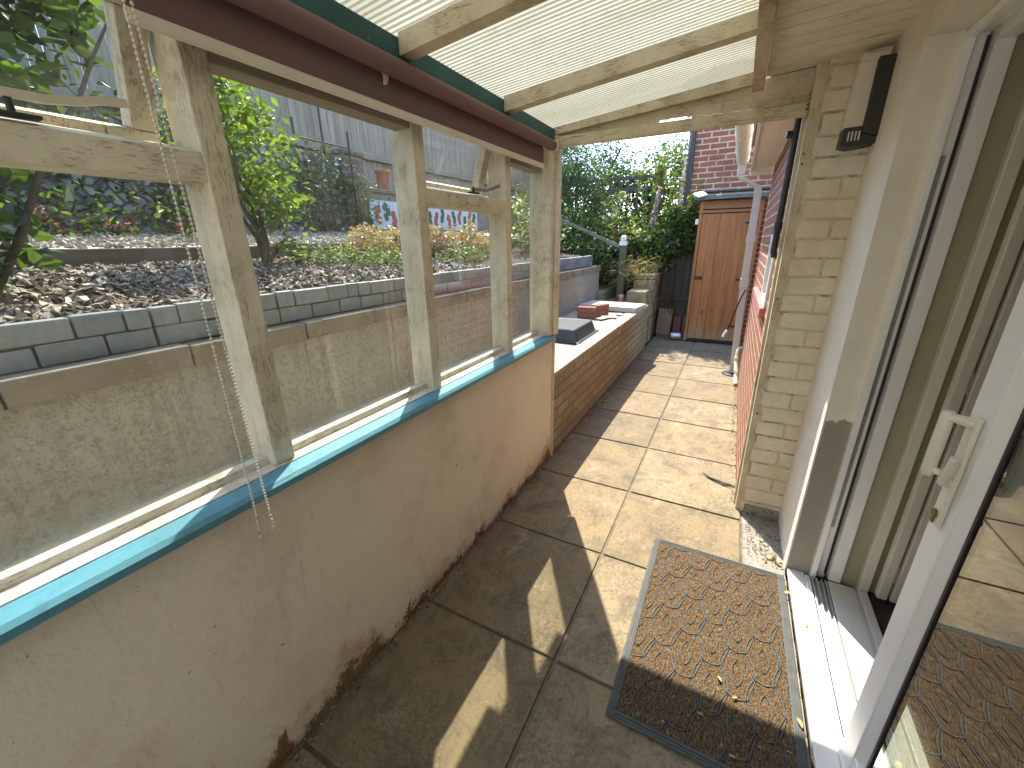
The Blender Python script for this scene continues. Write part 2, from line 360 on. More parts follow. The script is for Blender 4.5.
def roofsheet():
    m, nt, out = newmat('yellowed twin wall polycarbonate'); N = NT(nt)
    z = N.zc(); p = N.pos()
    ph = N.math('FRACT', N.math('MULTIPLY', z['Y'], 1 / .0225))
    web = N.ramp(N.math('ABSOLUTE', N.math('SUBTRACT', ph, .5)), [(.10, 1.), (.20, 0.)])
    base = N.mix(N.ramp(N.noise(N.pos((.35, 1, 1)), 4, 6, .65), [(.32, 0.), (.68, 1.)]), (.37, .355, .275), (.24, .225, .155))
    # green-grey growth lying on the sheet near the gable and a rusty scorch by the eaves
    dx = N.math('MULTIPLY', N.math('ADD', z['X'], .17), 5.2); dy = N.math('MULTIPLY', N.math('SUBTRACT', z['Y'], 2.33), 5.5)
    rr = N.math('ADD', N.math('ADD', N.math('MULTIPLY', dx, dx), N.math('MULTIPLY', dy, dy)), N.math('MULTIPLY', N.noise(p, 6, 4), .5))
    dirt = N.ramp(rr, [(.95, 1.), (1.15, 0.)])
    base = N.mix(N.math('MULTIPLY', dirt, .7), base, (.22, .205, .16))
    mould = N.ramp(N.noise(p, 17, 5, .75), [(.58, 0.), (.68, .8)])
    base = N.mix(mould, base, (.20, .18, .105))
    rx = N.math('MULTIPLY', N.math('ADD', z['X'], .78), 4.5); ry = N.math('MULTIPLY', N.math('SUBTRACT', z['Y'], .925), 55)
    rs = N.math('ADD', N.math('ADD', N.math('MULTIPLY', rx, rx), N.math('MULTIPLY', ry, ry)), N.noise(p, 45, 4))
    base = N.mix(N.ramp(rs, [(.75, .9), (.95, 0.)]), base, (.36, .13, .03))
    col = N.mix(N.math('MULTIPLY', web, .85), base, (.10, .09, .055))
    t = N.n('ShaderNodeBsdfTranslucent'); N.l(col, t.inputs[0])
    d = N.n('ShaderNodeBsdfDiffuse'); N.l(col, d.inputs[0])
    ms = N.n('ShaderNodeMixShader'); ms.inputs[0].default_value = .30
    N.l(t.outputs[0], ms.inputs[1]); N.l(d.outputs[0], ms.inputs[2])
    gl = N.n('ShaderNodeBsdfGlossy', Roughness=.25)
    m2 = N.n('ShaderNodeMixShader'); m2.inputs[0].default_value = .04
    N.l(ms.outputs[0], m2.inputs[1]); N.l(gl.outputs[0], m2.inputs[2]); N.l(m2.outputs[0], out.inputs[0])
    return m
M['roof'] = roofsheet()

def glass(name, tint, ior, dust, dcol=(.6, .58, .5), streak=True):
    m, nt, out = newmat(name); N = NT(nt)
    t = N.n('ShaderNodeBsdfTransparent'); t.inputs[0].default_value = (*tint, 1)
    g = N.n('ShaderNodeBsdfGlossy', Roughness=.0); g.inputs[0].default_value = (1, 1, 1, 1)
    lw = N.n('ShaderNodeLayerWeight'); lw.inputs[0].default_value = .5
    fr = N.math('ADD', N.math('MULTIPLY', N.math('POWER', lw.outputs['Facing'], 4.0), (1 - ior) * (.55 if streak else 1.0)), ior, True)
    a = N.n('ShaderNodeMixShader'); N.l(fr, a.inputs[0]); N.l(t.outputs[0], a.inputs[1]); N.l(g.outputs[0], a.inputs[2])
    d = N.n('ShaderNodeBsdfDiffuse'); d.inputs[0].default_value = (*dcol, 1)
    b = N.n('ShaderNodeMixShader')
    s = N.ramp(N.noise(N.pos((1, 1, .25)), 7, 6, .7), [(.45, dust * .35), (.62, dust), (.78, min(1, dust * 3.2))])
    if streak:
        z = N.zc()['Z']
        s = N.math('ADD', s, N.math('MULTIPLY', N.ramp(z, [(.92 / 2.2, 1.), (.92 / 2.2 + .0001, 1.)]), 0.0))
        low = N.math('MULTIPLY', N.math('SUBTRACT', 1.03, z, True), N.math('MULTIPLY', N.noise(N.pos(), 14, 5), 2.6))
        s = N.math('ADD', s, low, True)
    N.l(s, b.inputs[0]); N.l(a.outputs[0], b.inputs[1]); N.l(d.outputs[0], b.inputs[2]); N.l(b.outputs[0], out.inputs[0])
    return m
M['pane'] = glass('dusty window glass', (.95, .97, .95), .03, .09)
M['doorglass'] = glass('double glazed door glass', (.66, .71, .68), .15, .015, streak=False)
M['winglass'] = glass('house window glass', (.5, .52, .5), .10, .02, streak=False)

def mural():
    m, nt, out = newmat('painted panel'); N = NT(nt)
    p = N.pos()
    c = N.mix(N.ramp(N.noise(p, 4, 5), [(.35, 0.), (.7, 1.)]), (.50, .58, .62), (.60, .66, .66))
    c = N.mix(N.ramp(N.noise(p, 12, 5), [(.6, 0.), (.68, .5)]), c, (.30, .33, .33))
    finish(N, out, c, .8, None, 0, .3)
    return m
M['mural'] = mural()
M['muralred'] = pmat('red paint mark', (.40, .12, .08), (.34, .10, .07), 9, .8, .1)
M['muralgreen'] = pmat('dark green paint mark', (.06, .11, .10), (.09, .14, .12), 9, .8, .1)

# ------------------------------------------------------------------ mesh building
class MB:
    def __init__(s): s.v = []; s.f = []; s.sm = []
    def add(s, vs, fs, smooth=False):
        o = len(s.v); s.v += [tuple(p) for p in vs]
        for f in fs: s.f.append(tuple(i + o for i in f)); s.sm.append(smooth)
        return s
    def box(s, x0, x1, y0, y1, z0, z1, bev=0.0, mat=None):
        if bev <= 0:
            vs = [(x, y, z) for x in (x0, x1) for y in (y0, y1) for z in (z0, z1)]
            fs = [(0, 1, 3, 2), (4, 6, 7, 5), (0, 4, 5, 1), (2, 3, 7, 6), (0, 2, 6, 4), (1, 5, 7, 3)]
        else:
            b = bmesh.new(); bmesh.ops.create_cube(b, size=1)
            for v in b.verts: v.co = Vector(((x0 + x1) / 2 + v.co.x * (x1 - x0), (y0 + y1) / 2 + v.co.y * (y1 - y0), (z0 + z1) / 2 + v.co.z * (z1 - z0)))
            bmesh.ops.bevel(b, geom=b.edges[:], offset=min(bev, .45 * min(x1 - x0, y1 - y0, z1 - z0)), segments=2, affect='EDGES', profile=.5)
            b.verts.index_update()
            vs = [v.co.copy() for v in b.verts]; fs = [[v.index for v in f.verts] for f in b.faces]; b.free()
        if mat is not None: vs = [mat @ Vector(p) for p in vs]
        return s.add(vs, fs)
    def hexa(s, a, b):
        """two 4-point rings joined"""
        fs = [(3, 2, 1, 0), (4, 5, 6, 7)] + [(i, (i + 1) % 4, 4 + (i + 1) % 4, 4 + i) for i in range(4)]
        return s.add(list(a) + list(b), fs)
    def prism(s, pts, axis, a, b):
        """2-D outline (in the two other axes, in order) swept from a to b along axis"""
        n = len(pts)
        def mk(p, t): return {'X': (t, p[0], p[1]), 'Y': (p[0], t, p[1]), 'Z': (p[0], p[1], t)}[axis]
        vs = [mk(p, a) for p in pts] + [mk(p, b) for p in pts]
        fs = [tuple(range(n))[::-1], tuple(range(n, 2 * n))] + [(i, (i + 1) % n, n + (i + 1) % n, n + i) for i in range(n)]
        return s.add(vs, fs)
    def tube(s, pts, r, seg=10, caps=True, smooth=True):
        pts = [Vector(p) for p in pts]; n = len(pts)
        rs = r if isinstance(r, (list, tuple)) else [r] * n
        vs = []; prev = None
        for i, p in enumerate(pts):
            t = (pts[min(i + 1, n - 1)] - pts[max(i - 1, 0)]).normalized()
            if prev is None: u = t.orthogonal().normalized()
            else:
                u = prev - t * prev.dot(t)
                u = u.normalized() if u.length > 1e-6 else t.orthogonal().normalized()
            w = t.cross(u); prev = u
            for k in range(seg): vs.append(p + (u * math.cos(2 * PI * k / seg) + w * math.sin(2 * PI * k / seg)) * rs[i])
        fs = [(i * seg + k, i * seg + (k + 1) % seg, (i + 1) * seg + (k + 1) % seg, (i + 1) * seg + k) for i in range(n - 1) for k in range(seg)]
        s.add(vs, fs, smooth)
        if caps: 
            s.add([vs[k] for k in range(seg)], [tuple(range(seg))[::-1]]); s.add([vs[(n - 1) * seg + k] for k in range(seg)], [tuple(range(seg))])
        return s
    def ball(s, c, r, seg=8, ring=6, sq=(1, 1, 1)):
        vs = [(c[0], c[1], c[2] + r * sq[2])]
        for i in range(1, ring):
            th = PI * i / ring
            for k in range(seg): vs.append((c[0] + r * sq[0] * math.sin(th) * math.cos(2 * PI * k / seg), c[1] + r * sq[1] * math.sin(th) * math.sin(2 * PI * k / seg), c[2] + r * sq[2] * math.cos(th)))
        vs.append((c[0], c[1], c[2] - r * sq[2])); L = len(vs) - 1
        fs = [(0, 1 + k, 1 + (k + 1) % seg) for k in range(seg)]
        for i in range(ring - 2): fs += [(1 + i * seg + k, 1 + (i + 1) * seg + k, 1 + (i + 1) * seg + (k + 1) % seg, 1 + i * seg + (k + 1) % seg) for k in range(seg)]
        fs += [(1 + (ring - 2) * seg + (k + 1) % seg, 1 + (ring - 2) * seg + k, L) for k in range(seg)]
        return s.add(vs, fs, True)
    def lathe(s, c, prof, seg=20):
        vs = []
        for r, z in prof:
            for k in range(seg): vs.append((c[0] + r * math.cos(2 * PI * k / seg), c[1] + r * math.sin(2 * PI * k / seg), c[2] + z))
        n = len(prof)
        fs = [(i * seg + k, i * seg + (k + 1) % seg, (i + 1) * seg + (k + 1) % seg, (i + 1) * seg + k) for i in range(n - 1) for k in range(seg)]
        s.add(vs, fs, True); s.add(vs[:seg], [tuple(range(seg))[::-1]]); s.add(vs[-seg:], [tuple(range(seg))])
        return s
    def build(s, name, mat, parent=None, fixn=True):
        me = bpy.data.meshes.new(name); me.from_pydata(s.v, [], s.f)
        me.polygons.foreach_set('use_smooth', s.sm)
        me.materials.append(mat); me.update()
        if fixn and len(s.f) < 60000:
            b = bmesh.new(); b.from_mesh(me); bmesh.ops.recalc_face_normals(b, faces=b.faces[:]); b.to_mesh(me); b.free()
        o = bpy.data.objects.new(name, me); COL.objects.link(o)
        if parent is not None:
            o.parent = parent
            o.matrix_parent_inverse = Matrix.Translation(parent.location).inverted() if parent.type == 'EMPTY' else Matrix.Identity(4)
        return o

def tag(o, label=None, cat=None, group=None, kind=None):
    if label: o['label'] = label
    if cat: o['category'] = cat
    if group: o['group'] = group
    if kind: o['kind'] = kind
    return o
def thing(name, label, cat, loc=(0, 0, 0), group=None):
    o = bpy.data.objects.new(name, None); COL.objects.link(o); o.location = loc; o.empty_display_size = .1
    return tag(o, label, cat, group)
def struct(name, mb, m): return tag(mb.build(name, m), kind='structure')

# =================================================================== SETTING
struct('ground', MB().box(-300, 300, -300, 300, -.40, -.035), M['soil'])

# path of buff slabs: each slab an island, mortar sheet below
path = MB()
ys = [-2.02, -1.41, -.80, -.19, .415, 1.022, 1.637, 2.238, 2.868, 3.458, 4.072, 4.68, 5.29, 5.70, 6.083, 6.70, 7.3, 8.0, 8.6]
for i in range(len(ys) - 1):
    for (xa, xb) in ((-.993, -.385), (-.385, .232)):
        j = .0075; dz = random.uniform(-.002, .002); tx = random.uniform(-.0012, .0012)
        b = MB().box(xa + j, xb - j, ys[i] + j, ys[i + 1] - j, -.034, 0, .004)
        cx, cy = (xa + xb) / 2, (ys[i] + ys[i + 1]) / 2
        path.add([(p[0] + tx * (p[1] - cy), p[1], p[2] + dz * (1 if p[2] > -.02 else 0) + tx * (p[0] - cx)) for p in b.v], b.f)
struct('path', path, M['slab'])
struct('path_bedding', MB().box(-1.0, .25, -2.1, 8.7, -.05, -.008), M['joint'])
cs = MB()
gx, gy = 14, 30
vs = []; fs = []
for i in range(gx + 1):
    for j in range(gy + 1): vs.append((.236 + .174 * i / gx, 1.0 + 1.33 * j / gy, -.002 + random.uniform(-.003, .004)))
for i in range(gx):
    for j in range(gy): a = i * (gy + 1) + j; fs.append((a, a + gy + 1, a + gy + 2, a + 1))
cs.add(vs, fs, True)
struct('path_concrete_edge', cs, M['concrete'])
struct('path_concrete_base', MB().box(.236, .43, -2.1, 1.0, -.05, -.001), M['concrete'])

struct('patio', MB().box(-1.75, .43, -4.49, -2.03, -.034, -.002), M['conclight'])  # unseen pale paving added to reflect sun up into the lean-to
gw = thing('added_bounce_wall', 'white rendered wall added behind the view to bounce sunlight into the lean-to', 'bounce wall', (-1, -4.6, 0))  # unseen sunlit wall added to bounce daylight onto the shaded side
MB().box(-6, 5, -4.8, -4.5, -.03, 3.2).build('wall', M['whiterender'], gw)
MB().box(-6.1, 5.1, -4.85, -4.45, 3.202, 3.28, .01).build('coping', M['conclight'], gw)
# raised garden behind the retaining wall
def ter(x, y):
    z = 1.255 + (-1.9 - x) * .12
    return z
def sheet(name, x0, x1, y0, y1, nx, ny, zf, m, rough=.0):
    vs = []; fs = []
    for i in range(nx + 1):
        for j in range(ny + 1):
            x = x0 + (x1 - x0) * i / nx; y = y0 + (y1 - y0) * j / ny
            vs.append((x, y, zf(x, y) + random.uniform(-rough, rough)))
    for i in range(nx):
        for j in range(ny): a = i * (ny + 1) + j; fs.append((a, a + ny + 1, a + ny + 2, a + 1))
    return struct(name, MB().add(vs, fs, True), m)
def gz(x, y): return 1.474 + (-3.06 - x) * .125 + max(0, y - 2) * .012
sheet('garden_bed', -2.99, -1.90, -3.0, 6.0, 20, 120, ter, M['soil'], .012)
sheet('gravel_walk', -4.05, -3.06, -3.0, 9.0, 18, 150, gz, M['gravel'], .006)
sheet('step_bank', -4.2, -2.5, 6.0, 7.12, 12, 10, lambda x, y: 1.22 + (-2.5 - x) * .12 + (y - 6) * .1, M['soil'], .03)
sheet('upper_garden', -14, -1.35, 7.1, 16, 30, 30, lambda x, y: 1.10 + min(.5, max(0, (-1.35 - x) * .30)) + (y - 6) * .03, M['soil'], .03)
sheet('far_lawn', -60, -4.3, -30, 80, 12, 12, lambda x, y: 1.5 + max(0, -4.3 - x) * .03, M['soil'], .0)

def scatter_chips(name, x0, x1, y0, y1, zf, n, size, thick, m, kind='stuff', flat=.5):
    mb = MB()
    for k in range(n):
        x = random.uniform(x0, x1); y = random.uniform(y0, y1)
        L = size * random.uniform(.5, 1.5); W = L * random.uniform(.25, .6); T = thick * random.uniform(.5, 1.4)
        e = Euler((random.gauss(0, flat), random.gauss(0, flat), random.uniform(0, 2 * PI))).to_matrix().to_4x4()
        mt = Matrix.Translation((x, y, zf(x, y) + random.uniform(0, .018))) @ e
        w2 = W * random.uniform(.3, .9)
        pts = [(-L / 2, -W / 2), (L / 2, -w2 / 2), (L / 2 * random.uniform(.7, 1), w2 / 2), (-L / 2 * random.uniform(.7, 1), W / 2)]
        vs = [mt @ Vector((p[0], p[1], z)) for z in (-T / 2, T / 2) for p in pts]
        mb.add(vs, [(3, 2, 1, 0), (4, 5, 6, 7), (0, 1, 5, 4), (1, 2, 6, 5), (2, 3, 7, 6), (3, 0, 4, 7)])
    return tag(mb.build(name, m), kind=kind)
scatter_chips('bark_chippings', -2.97, -1.92, -.3, 3.2, ter, 11000, .034, .006, M['bark'])
scatter_chips('gravel', -3.95, -3.08, -.3, 5.5, gz, 7000, .026, .012, M['gravel'], flat=.4)

# retaining wall of cement render, coping on top
rw = thing('retaining_wall', 'stained cement render retaining wall with brown coping seen through the lean-to windows', 'wall', (-1.85, 2, .0))
MB().box(-1.95, -1.78, -3, 6.12, -.03, 1.048).build('render_face', M['render'], rw)
cp = MB(); y = -3.0
while y < 6.13:
    L = random.uniform(.42, .5); y2 = min(y + L, 6.14)
    j = random.uniform(-.004, .004)
    cp.box(-1.93, -1.762 + j, y + .003, y2 - .003, 1.050, 1.132 + j, .007); y = y2
cp.build('coping', M['coping'], rw)

# slate look edging panels, two rows of blocks each, overlapping stepped ends
def edging_panel(y0, label):
    t = thing('edging_panel', label, 'garden edging', (-1.85, y0, 1.134), 'slate look edging panels along the bed')
    mb = MB(); L = .473
    mb.box(-1.866, -1.848, y0 + .004, y0 + L, 1.136, 1.262)
    for row, cuts in ((0, (0, .17, .335, .473)), (1, (0, .085, .27, .40, .473))):
        za, zb = (1.137, 1.202) if row == 0 else (1.207, 1.276)
        for a, b in zip(cuts[:-1], cuts[1:]):
            j = random.uniform(-.004, .004); q = random.uniform(-.003, .003)
            mb.box(-1.872, -1.828 + j, y0 + a + .003, y0 + b - .003, za, zb + q, .005)
    mb.build('block_face', M['slate'], t)
    tp = MB().box(-1.90, -1.868, y0 + .004, y0 + L - .002, 1.18, 1.268, .004).build('rear_rail', M['slate'], t)
ords = ['first', 'second', 'third', 'fourth', 'fifth', 'sixth', 'seventh', 'eighth', 'ninth', 'tenth', 'eleventh', 'twelfth', 'thirteenth', 'fourteenth']
for k in range(13):
    edging_panel(.199 - .477 + .477 * k + .477 * 0, f'{ords[k]} grey slate-look edging panel on the retaining wall, counted from the left window edge')

# timber kerb of the gravel walk
y = -1.55
ks = 0
sl_lab = ['dark timber kerb length behind the big dark shrub at far left', 'timber kerb length between the dark shrub and the lime-leaved bush',
          'timber kerb length behind the lime-leaved bush trunk', 'timber kerb length behind the orange sedum clumps', 'farthest timber kerb length, behind the rose bushes in the narrow pane']
for k, (a, b) in enumerate(((-1.6, .2), (.21, 1.95), (1.96, 3.75), (3.76, 5.1), (5.11, 6.6))):
    o = MB().box(-3.06, -2.985, a, b, 1.30, 1.466 + .012 * k, .008).build('timber_kerb', M['sleeper'])
    tag(o, sl_lab[k], 'timber kerb', 'timber kerb lengths along the gravel walk')

# flint wall with brick pier, fence above, low wall with painted panel
fw = thing('flint_wall', 'grey flint garden wall with brick end pier behind the lime-leaved bush', 'wall', (-4.2, 1, 1.5))
MB().box(-4.4, -4.02, -4, 3.55, 1.35, 2.36).build('flint_face', M['flint'], fw)
pr = MB().box(-4.4, -3.99, 3.553, 3.86, 1.35, 2.42); pr.box(-4.42, -3.97, 3.56, 3.88, 2.423, 2.48, .01); pr.build('brick_pier', M['pierbrick'], fw)
def board_fence(name, label, x, y0, y1, z0, z1, rails, face=1):
    t = thing(name, label, 'fence', (x, (y0 + y1) / 2, z0))
    mb = MB(); y = y0
    while y < y1:
        w = random.uniform(.09, .105)
        mb.box(x - .012 + random.uniform(-.003, .003), x + .004 + random.uniform(-.004, .004), y, min(y + w - .006, y1), z0 + random.uniform(-.01, .01), z1 + random.uniform(-.02, .02)); y += w
    mb.build('board_panel', M['greywoodZ'], t)
    r = MB()
    for z in rails: r.box(x + .010, x + .05, y0, y1, z, z + .09, .005)
    r.build('rail', M['greywoodY'], t)
    ps = y0 + .1
    while ps < y1:
        MB().box(x - .11, x - .014, ps, ps + .09, z0 - .2, z1 + .04, .005).build('post', M['greywoodZ'], t); ps += 1.83
    return t
board_fence('board_fence', 'tall weathered grey board fence above the flint wall', -4.45, -4, 3.9, 2.2, 3.55, (2.5,))
board_fence('low_board_fence', 'grey board fence with horizontal rail above the painted panel', -4.62, 3.95, 12, 1.9, 3.35, (2.55,))
lw = thing('low_wall', 'low dark garden wall carrying the pale painted panel', 'wall', (-4.2, 6, 1.5))
MB().box(-4.35, -4.03, 3.89, 10.5, 1.35, 2.07).build('wall_body', M['concrete'], lw)
MB().box(-4.38, -4.0, 3.89, 10.5, 2.073, 2.12, .008).build('coping', M['coping'], lw)
mp = thing('painted_panel', 'pale blue painted panel with red and green shapes on the low garden wall', 'painted panel', (-3.99, 4.6, 1.64))
MB().box(-4.027, -4.0, 3.9, 6.3, 1.66, 1.985, .003).build('panel', M['mural'], mp)
for k in range(16):
    yy = 4.02 + k * .145; zz = 1.82 + .05 * math.sin(k * 2.3)
    mb = MB()
    for q in range(3):
        mb.box(-.0, .004, -.035, .035, -.045, .045, 0, Matrix.Translation((-3.999 + .0005 * q, yy + random.uniform(-.03, .03), zz + (q - 1) * .06)) @ Euler((random.uniform(-.5, .5), 0, 0)).to_matrix().to_4x4())
    mb.build('painted_shape', M['muralred'] if k % 2 == 0 else M['muralgreen'], mp)
tp = MB().lathe((-4.15, 4.32, 2.121), [(.08, 0), (.09, .02), (.08, .04), (.075, .19), (.095, .205), (.095, .24), (.07, .24)], 16).build('chimney_pot', M['terracotta'])
tag(tp, 'terracotta chimney pot standing on the low wall above the painted panel', 'chimney pot')
tr = thing('wire_trellis', 'tall black wire trellis against the flint wall', 'trellis', (-3.9, 3.4, 1.6))
mb = MB()
for yy in (2.95, 3.27, 3.6): mb.tube([(-3.9, yy, 1.5), (-3.9, yy, 2.62 + (.15 if yy == 3.27 else 0))], .010, 6)
for zz in (1.62, 1.9, 2.18, 2.46): mb.tube([(-3.893, 2.95, zz), (-3.893, 3.6, zz)], .008, 6)
mb.build('wire_frame', M['iron'], tr)

# ------------------------------------------------------------------ planter beside the path
pw = thing('planter_wall', 'low buff brick planter wall along the left of the path', 'wall', (-1.05, 4.2, 0))
MB().box(-1.10, -1.0, 2.45, 5.95, -.03, .578).build('brick_face', M['buffY'], pw)
MB().box(-1.777, -1.103, 5.84, 5.95, -.03, .578).build('end_face', M['buffY'], pw)
c2 = MB(); y = 2.447
while y < 5.95:
    y2 = min(y + random.uniform(.8, .95), 5.955)
    c2.box(-1.13, -.992 + random.uniform(-.003, .003), y + .002, y2 - .002, .580, .622, .008); y = y2
c2.build('coping', M['conclight'], pw)
sheet('planter_top', -1.779, -1.128, -3, 5.85, 14, 90, lambda x, y: .612, M['conclight'], .003)

def tray():
    t = thing('plastic_tray', 'upturned dark grey plastic tray lying on the planter top', 'tray', (-1.38, 3.63, .622))
    mb = MB()
    a = [(-1.62, 3.34), (-1.13, 3.34), (-1.13, 3.94), (-1.62, 3.94)]
    def ring(ins, z, r=.035, n=5):
        x0, x1, y0, y1 = -1.62 + ins, -1.135 - ins, 3.34 + ins, 3.94 - ins
        out = []
        for cx, cy, st in ((x1 - r, y1 - r, 0), (x0 + r, y1 - r, 1), (x0 + r, y0 + r, 2), (x1 - r, y0 + r, 3)):
            for k in range(n + 1):
                an = (st + k / n) * PI / 2; out.append((cx + r * math.cos(an), cy + r * math.sin(an), z))
        return out
    rings = [ring(-.008, .624), ring(-.008, .636), ring(.006, .637), ring(.035, .728), ring(.045, .736), ring(.07, .733)]
    n = len(rings[0]); vs = sum(rings, [])
    fs = [(i * n + k, i * n + (k + 1) % n, (i + 1) * n + (k + 1) % n, (i + 1) * n + k) for i in range(len(rings) - 1) for k in range(n)]
    fs.append(tuple(range((len(rings) - 1) * n, len(rings) * n)))
    mb.add(vs, fs).build('tray_shell', M['tray'], t)
    r = MB().box(-1.64, -1.115, 3.325, 3.955, .6235, .632, .003); r.build('rim', M['tray'], t)
tray()
def brick(loc, rz, label, rx=0):
    o = MB().box(-.108, .108, -.051, .051, -.0325, .0325, .005).build('brick', M['redbrick'])
    o.location = loc; o.rotation_euler = (rx, 0, rz); return tag(o, label, 'brick', 'loose red bricks on the planter')
brick((-1.46, 4.62, .647), .02, 'lower red brick of the pair nearest the plastic tray')
brick((-1.47, 4.63, .713), .04, 'upper red brick resting on another brick near the plastic tray')
brick((-1.37, 4.86, .647), 1.3, 'red brick lying beside the pale stone slab')
brick((-1.38, 4.88, .713), 1.2, 'upper red brick resting against the pale stone slab')
o = MB().box(-.39, .38, -.21, .21, 0, .062, .008).build('stone_slab', M['stone']); o.location = (-1.36, 5.38, .623); o.rotation_euler = (0, 0, -.12)
tag(o, 'pale stone slab laid across the far end of the planter', 'stone slab')
for k, (x, y, r, s) in enumerate(((-1.22, 4.72, .4, .09), (-1.28, 4.6, 1.2, .07), (-1.16, 4.95, 2.2, .06))):
    o = MB().box(-s, s, -s * .6, s * .6, 0, .012, .003).build('stone_chip', M['stone']); o.location = (x, y, .622); o.rotation_euler = (0, 0, r)
    tag(o, ['larger pale stone flake beside the loose bricks', 'smaller pale stone flake nearest the plastic tray', 'small pale stone flake near the planter edge'][k], 'stone flake', 'stone flakes on the planter')

# mossy wall beyond planter, steps and handrail
mw = thing('mossy_wall', 'rough mossy block wall stepping up beyond the brick planter', 'wall', (-1.15, 7, 0))
mb = MB()
for (ya, yb, zt) in ((5.96, 6.35, .80), (6.36, 6.8, 1.0), (6.81, 7.25, 1.12), (7.26, 7.75, 1.18), (7.76, 8.2, 1.22)):
    z = -.03
    while z < zt - .02:
        h = min(random.uniform(.17, .22), zt - z)
        y = ya
        while y < yb - .01:
            y2 = min(yb, y + random.uniform(.2, .4))
            mb.box(-1.32, -1.045 + random.uniform(-.02, .02), y, y2 - .006, z, z + h - .006, .015); y = y2
        z += h
mb.build('blockwork', M['moss'], mw)
st = thing('garden_steps', 'mossy garden steps climbing behind the handrail post', 'steps', (-1.8, 6.3, .6))
for k in range(5):
    MB().box(-1.78 - .36 * k, -1.33 - .36 * k if k else -1.33, 5.97, 7.1, .3, .60 + .15 * k, .012).build('step', M['moss'], st)
hr = thing('handrail', 'mossy timber handrail with white-capped post by the garden steps', 'handrail', (-1.48, 6.25, .6))
MB().box(-1.525, -1.435, 6.2, 6.29, .55, 1.40, .006).build('post', M['mosswood'], hr)
cpb = MB().box(-1.53, -1.43, 6.195, 6.295, 1.402, 1.455, .006); cpb.ball((-1.48, 6.245, 1.50), .045, 10, 8); cpb.build('post_cap', M['pvc'], hr)
def bar(mb, p, q, w, h):
    p = Vector(p); q = Vector(q); d = (q - p).normalized(); u = d.cross(Vector((0, 0, 1))).normalized() * w / 2; v = u.cross(d).normalized() * h / 2
    return mb.hexa([p - u - v, p + u - v, p + u + v, p - u + v], [q - u - v, q + u - v, q + u + v, q - u + v])
bar(MB(), (-1.53, 6.245, 1.385), (-2.95, 6.30, 1.99), .03, .045).build('rail', M['mosswoodX'], hr)
MB().box(-2.98, -2.89, 6.3, 6.39, 1.3, 2.05, .005).build('post', M['mosswood'], hr)
o = MB().lathe((-1.40, 5.99, .60), [(.028, 0), (.04, .10), (.042, .13), (.036, .13)], 12).build('plant_pot', M['greenpaint'])
tag(o, 'small pink plastic pot at the foot of the handrail post', 'plant pot')

# ------------------------------------------------------------------ LEAN-TO
lt = thing('lean_to', 'cream timber lean-to with translucent roof and dusty windows above a beige wall', 'lean-to', (-.5, .5, 0))
YB = -1.0
MB().box(-1.12, -1.0, YB, 2.44, -.03, .866, .004).build('lower_wall', M['wallpaint'], lt)
MB().box(-1.004, -.985, 2.4405, 2.4485, -.01, .90).build('corner_strip', M['creamZ'], lt)
sl = MB().prism([(-1.022, .869), (-.972, .869), (-.962, .878), (-.961, .894), (-.972, .903), (-1.022, .905)], 'Y', YB, 2.405).build('blue_sill', M['blue'], lt)
MB().prism([(-1.12, .868), (-1.0235, .868), (-1.0235, .908), (-1.12, .914)], 'Y', YB, 2.40).build('white_sill', M['sillwhite'], lt)
# posts
def post(x0, x1, y0, y1, z0, z1, m='creamZ', bev=.004): return MB().box(x0, x1, y0, y1, z0, z1, bev).build('post', M[m], lt)
for a in (-.70,): post(-1.135, -1.033, a, a + .056, .909, 1.985)
post(-1.135, -1.033, .552, .610, .909, 1.985)
post(-1.135, -1.033, 1.237, 1.294, .909, 1.985)
post(-1.135, -1.033, 1.890, 1.945, .909, 1.985)
MB().box(-1.12, -.985, 2.34, 2.395, .906, 1.968, .003).build('corner_post', M['creamZ'], lt)
MB().box(-1.0, -.962, 2.398, 2.445, .907, 1.968, .003).build('corner_post', M['creamZ'], lt)
MB().box(-1.11, -1.002, 2.398, 2.44, .87, 1.968, .003).build('corner_stop', M['creamZ'], lt)
# head, outer fascia
MB().box(-1.13, -1.035, YB, 2.338, 1.988, 2.02, .003).build('head_rail', M['creamY'], lt)
MB().box(-1.105, -1.04, .612, 1.235, 1.845, 1.986, .003).build('window_head', M['greywoodY'], lt)
MB().box(-1.105, -1.04, 1.947, 2.338, 1.845, 1.986, .003).build('window_head', M['greywoodY'], lt)
MB().box(-.998, -.972, YB, 2.352, 1.985, 2.052, .003).build('teal_fascia', M['teal'], lt)
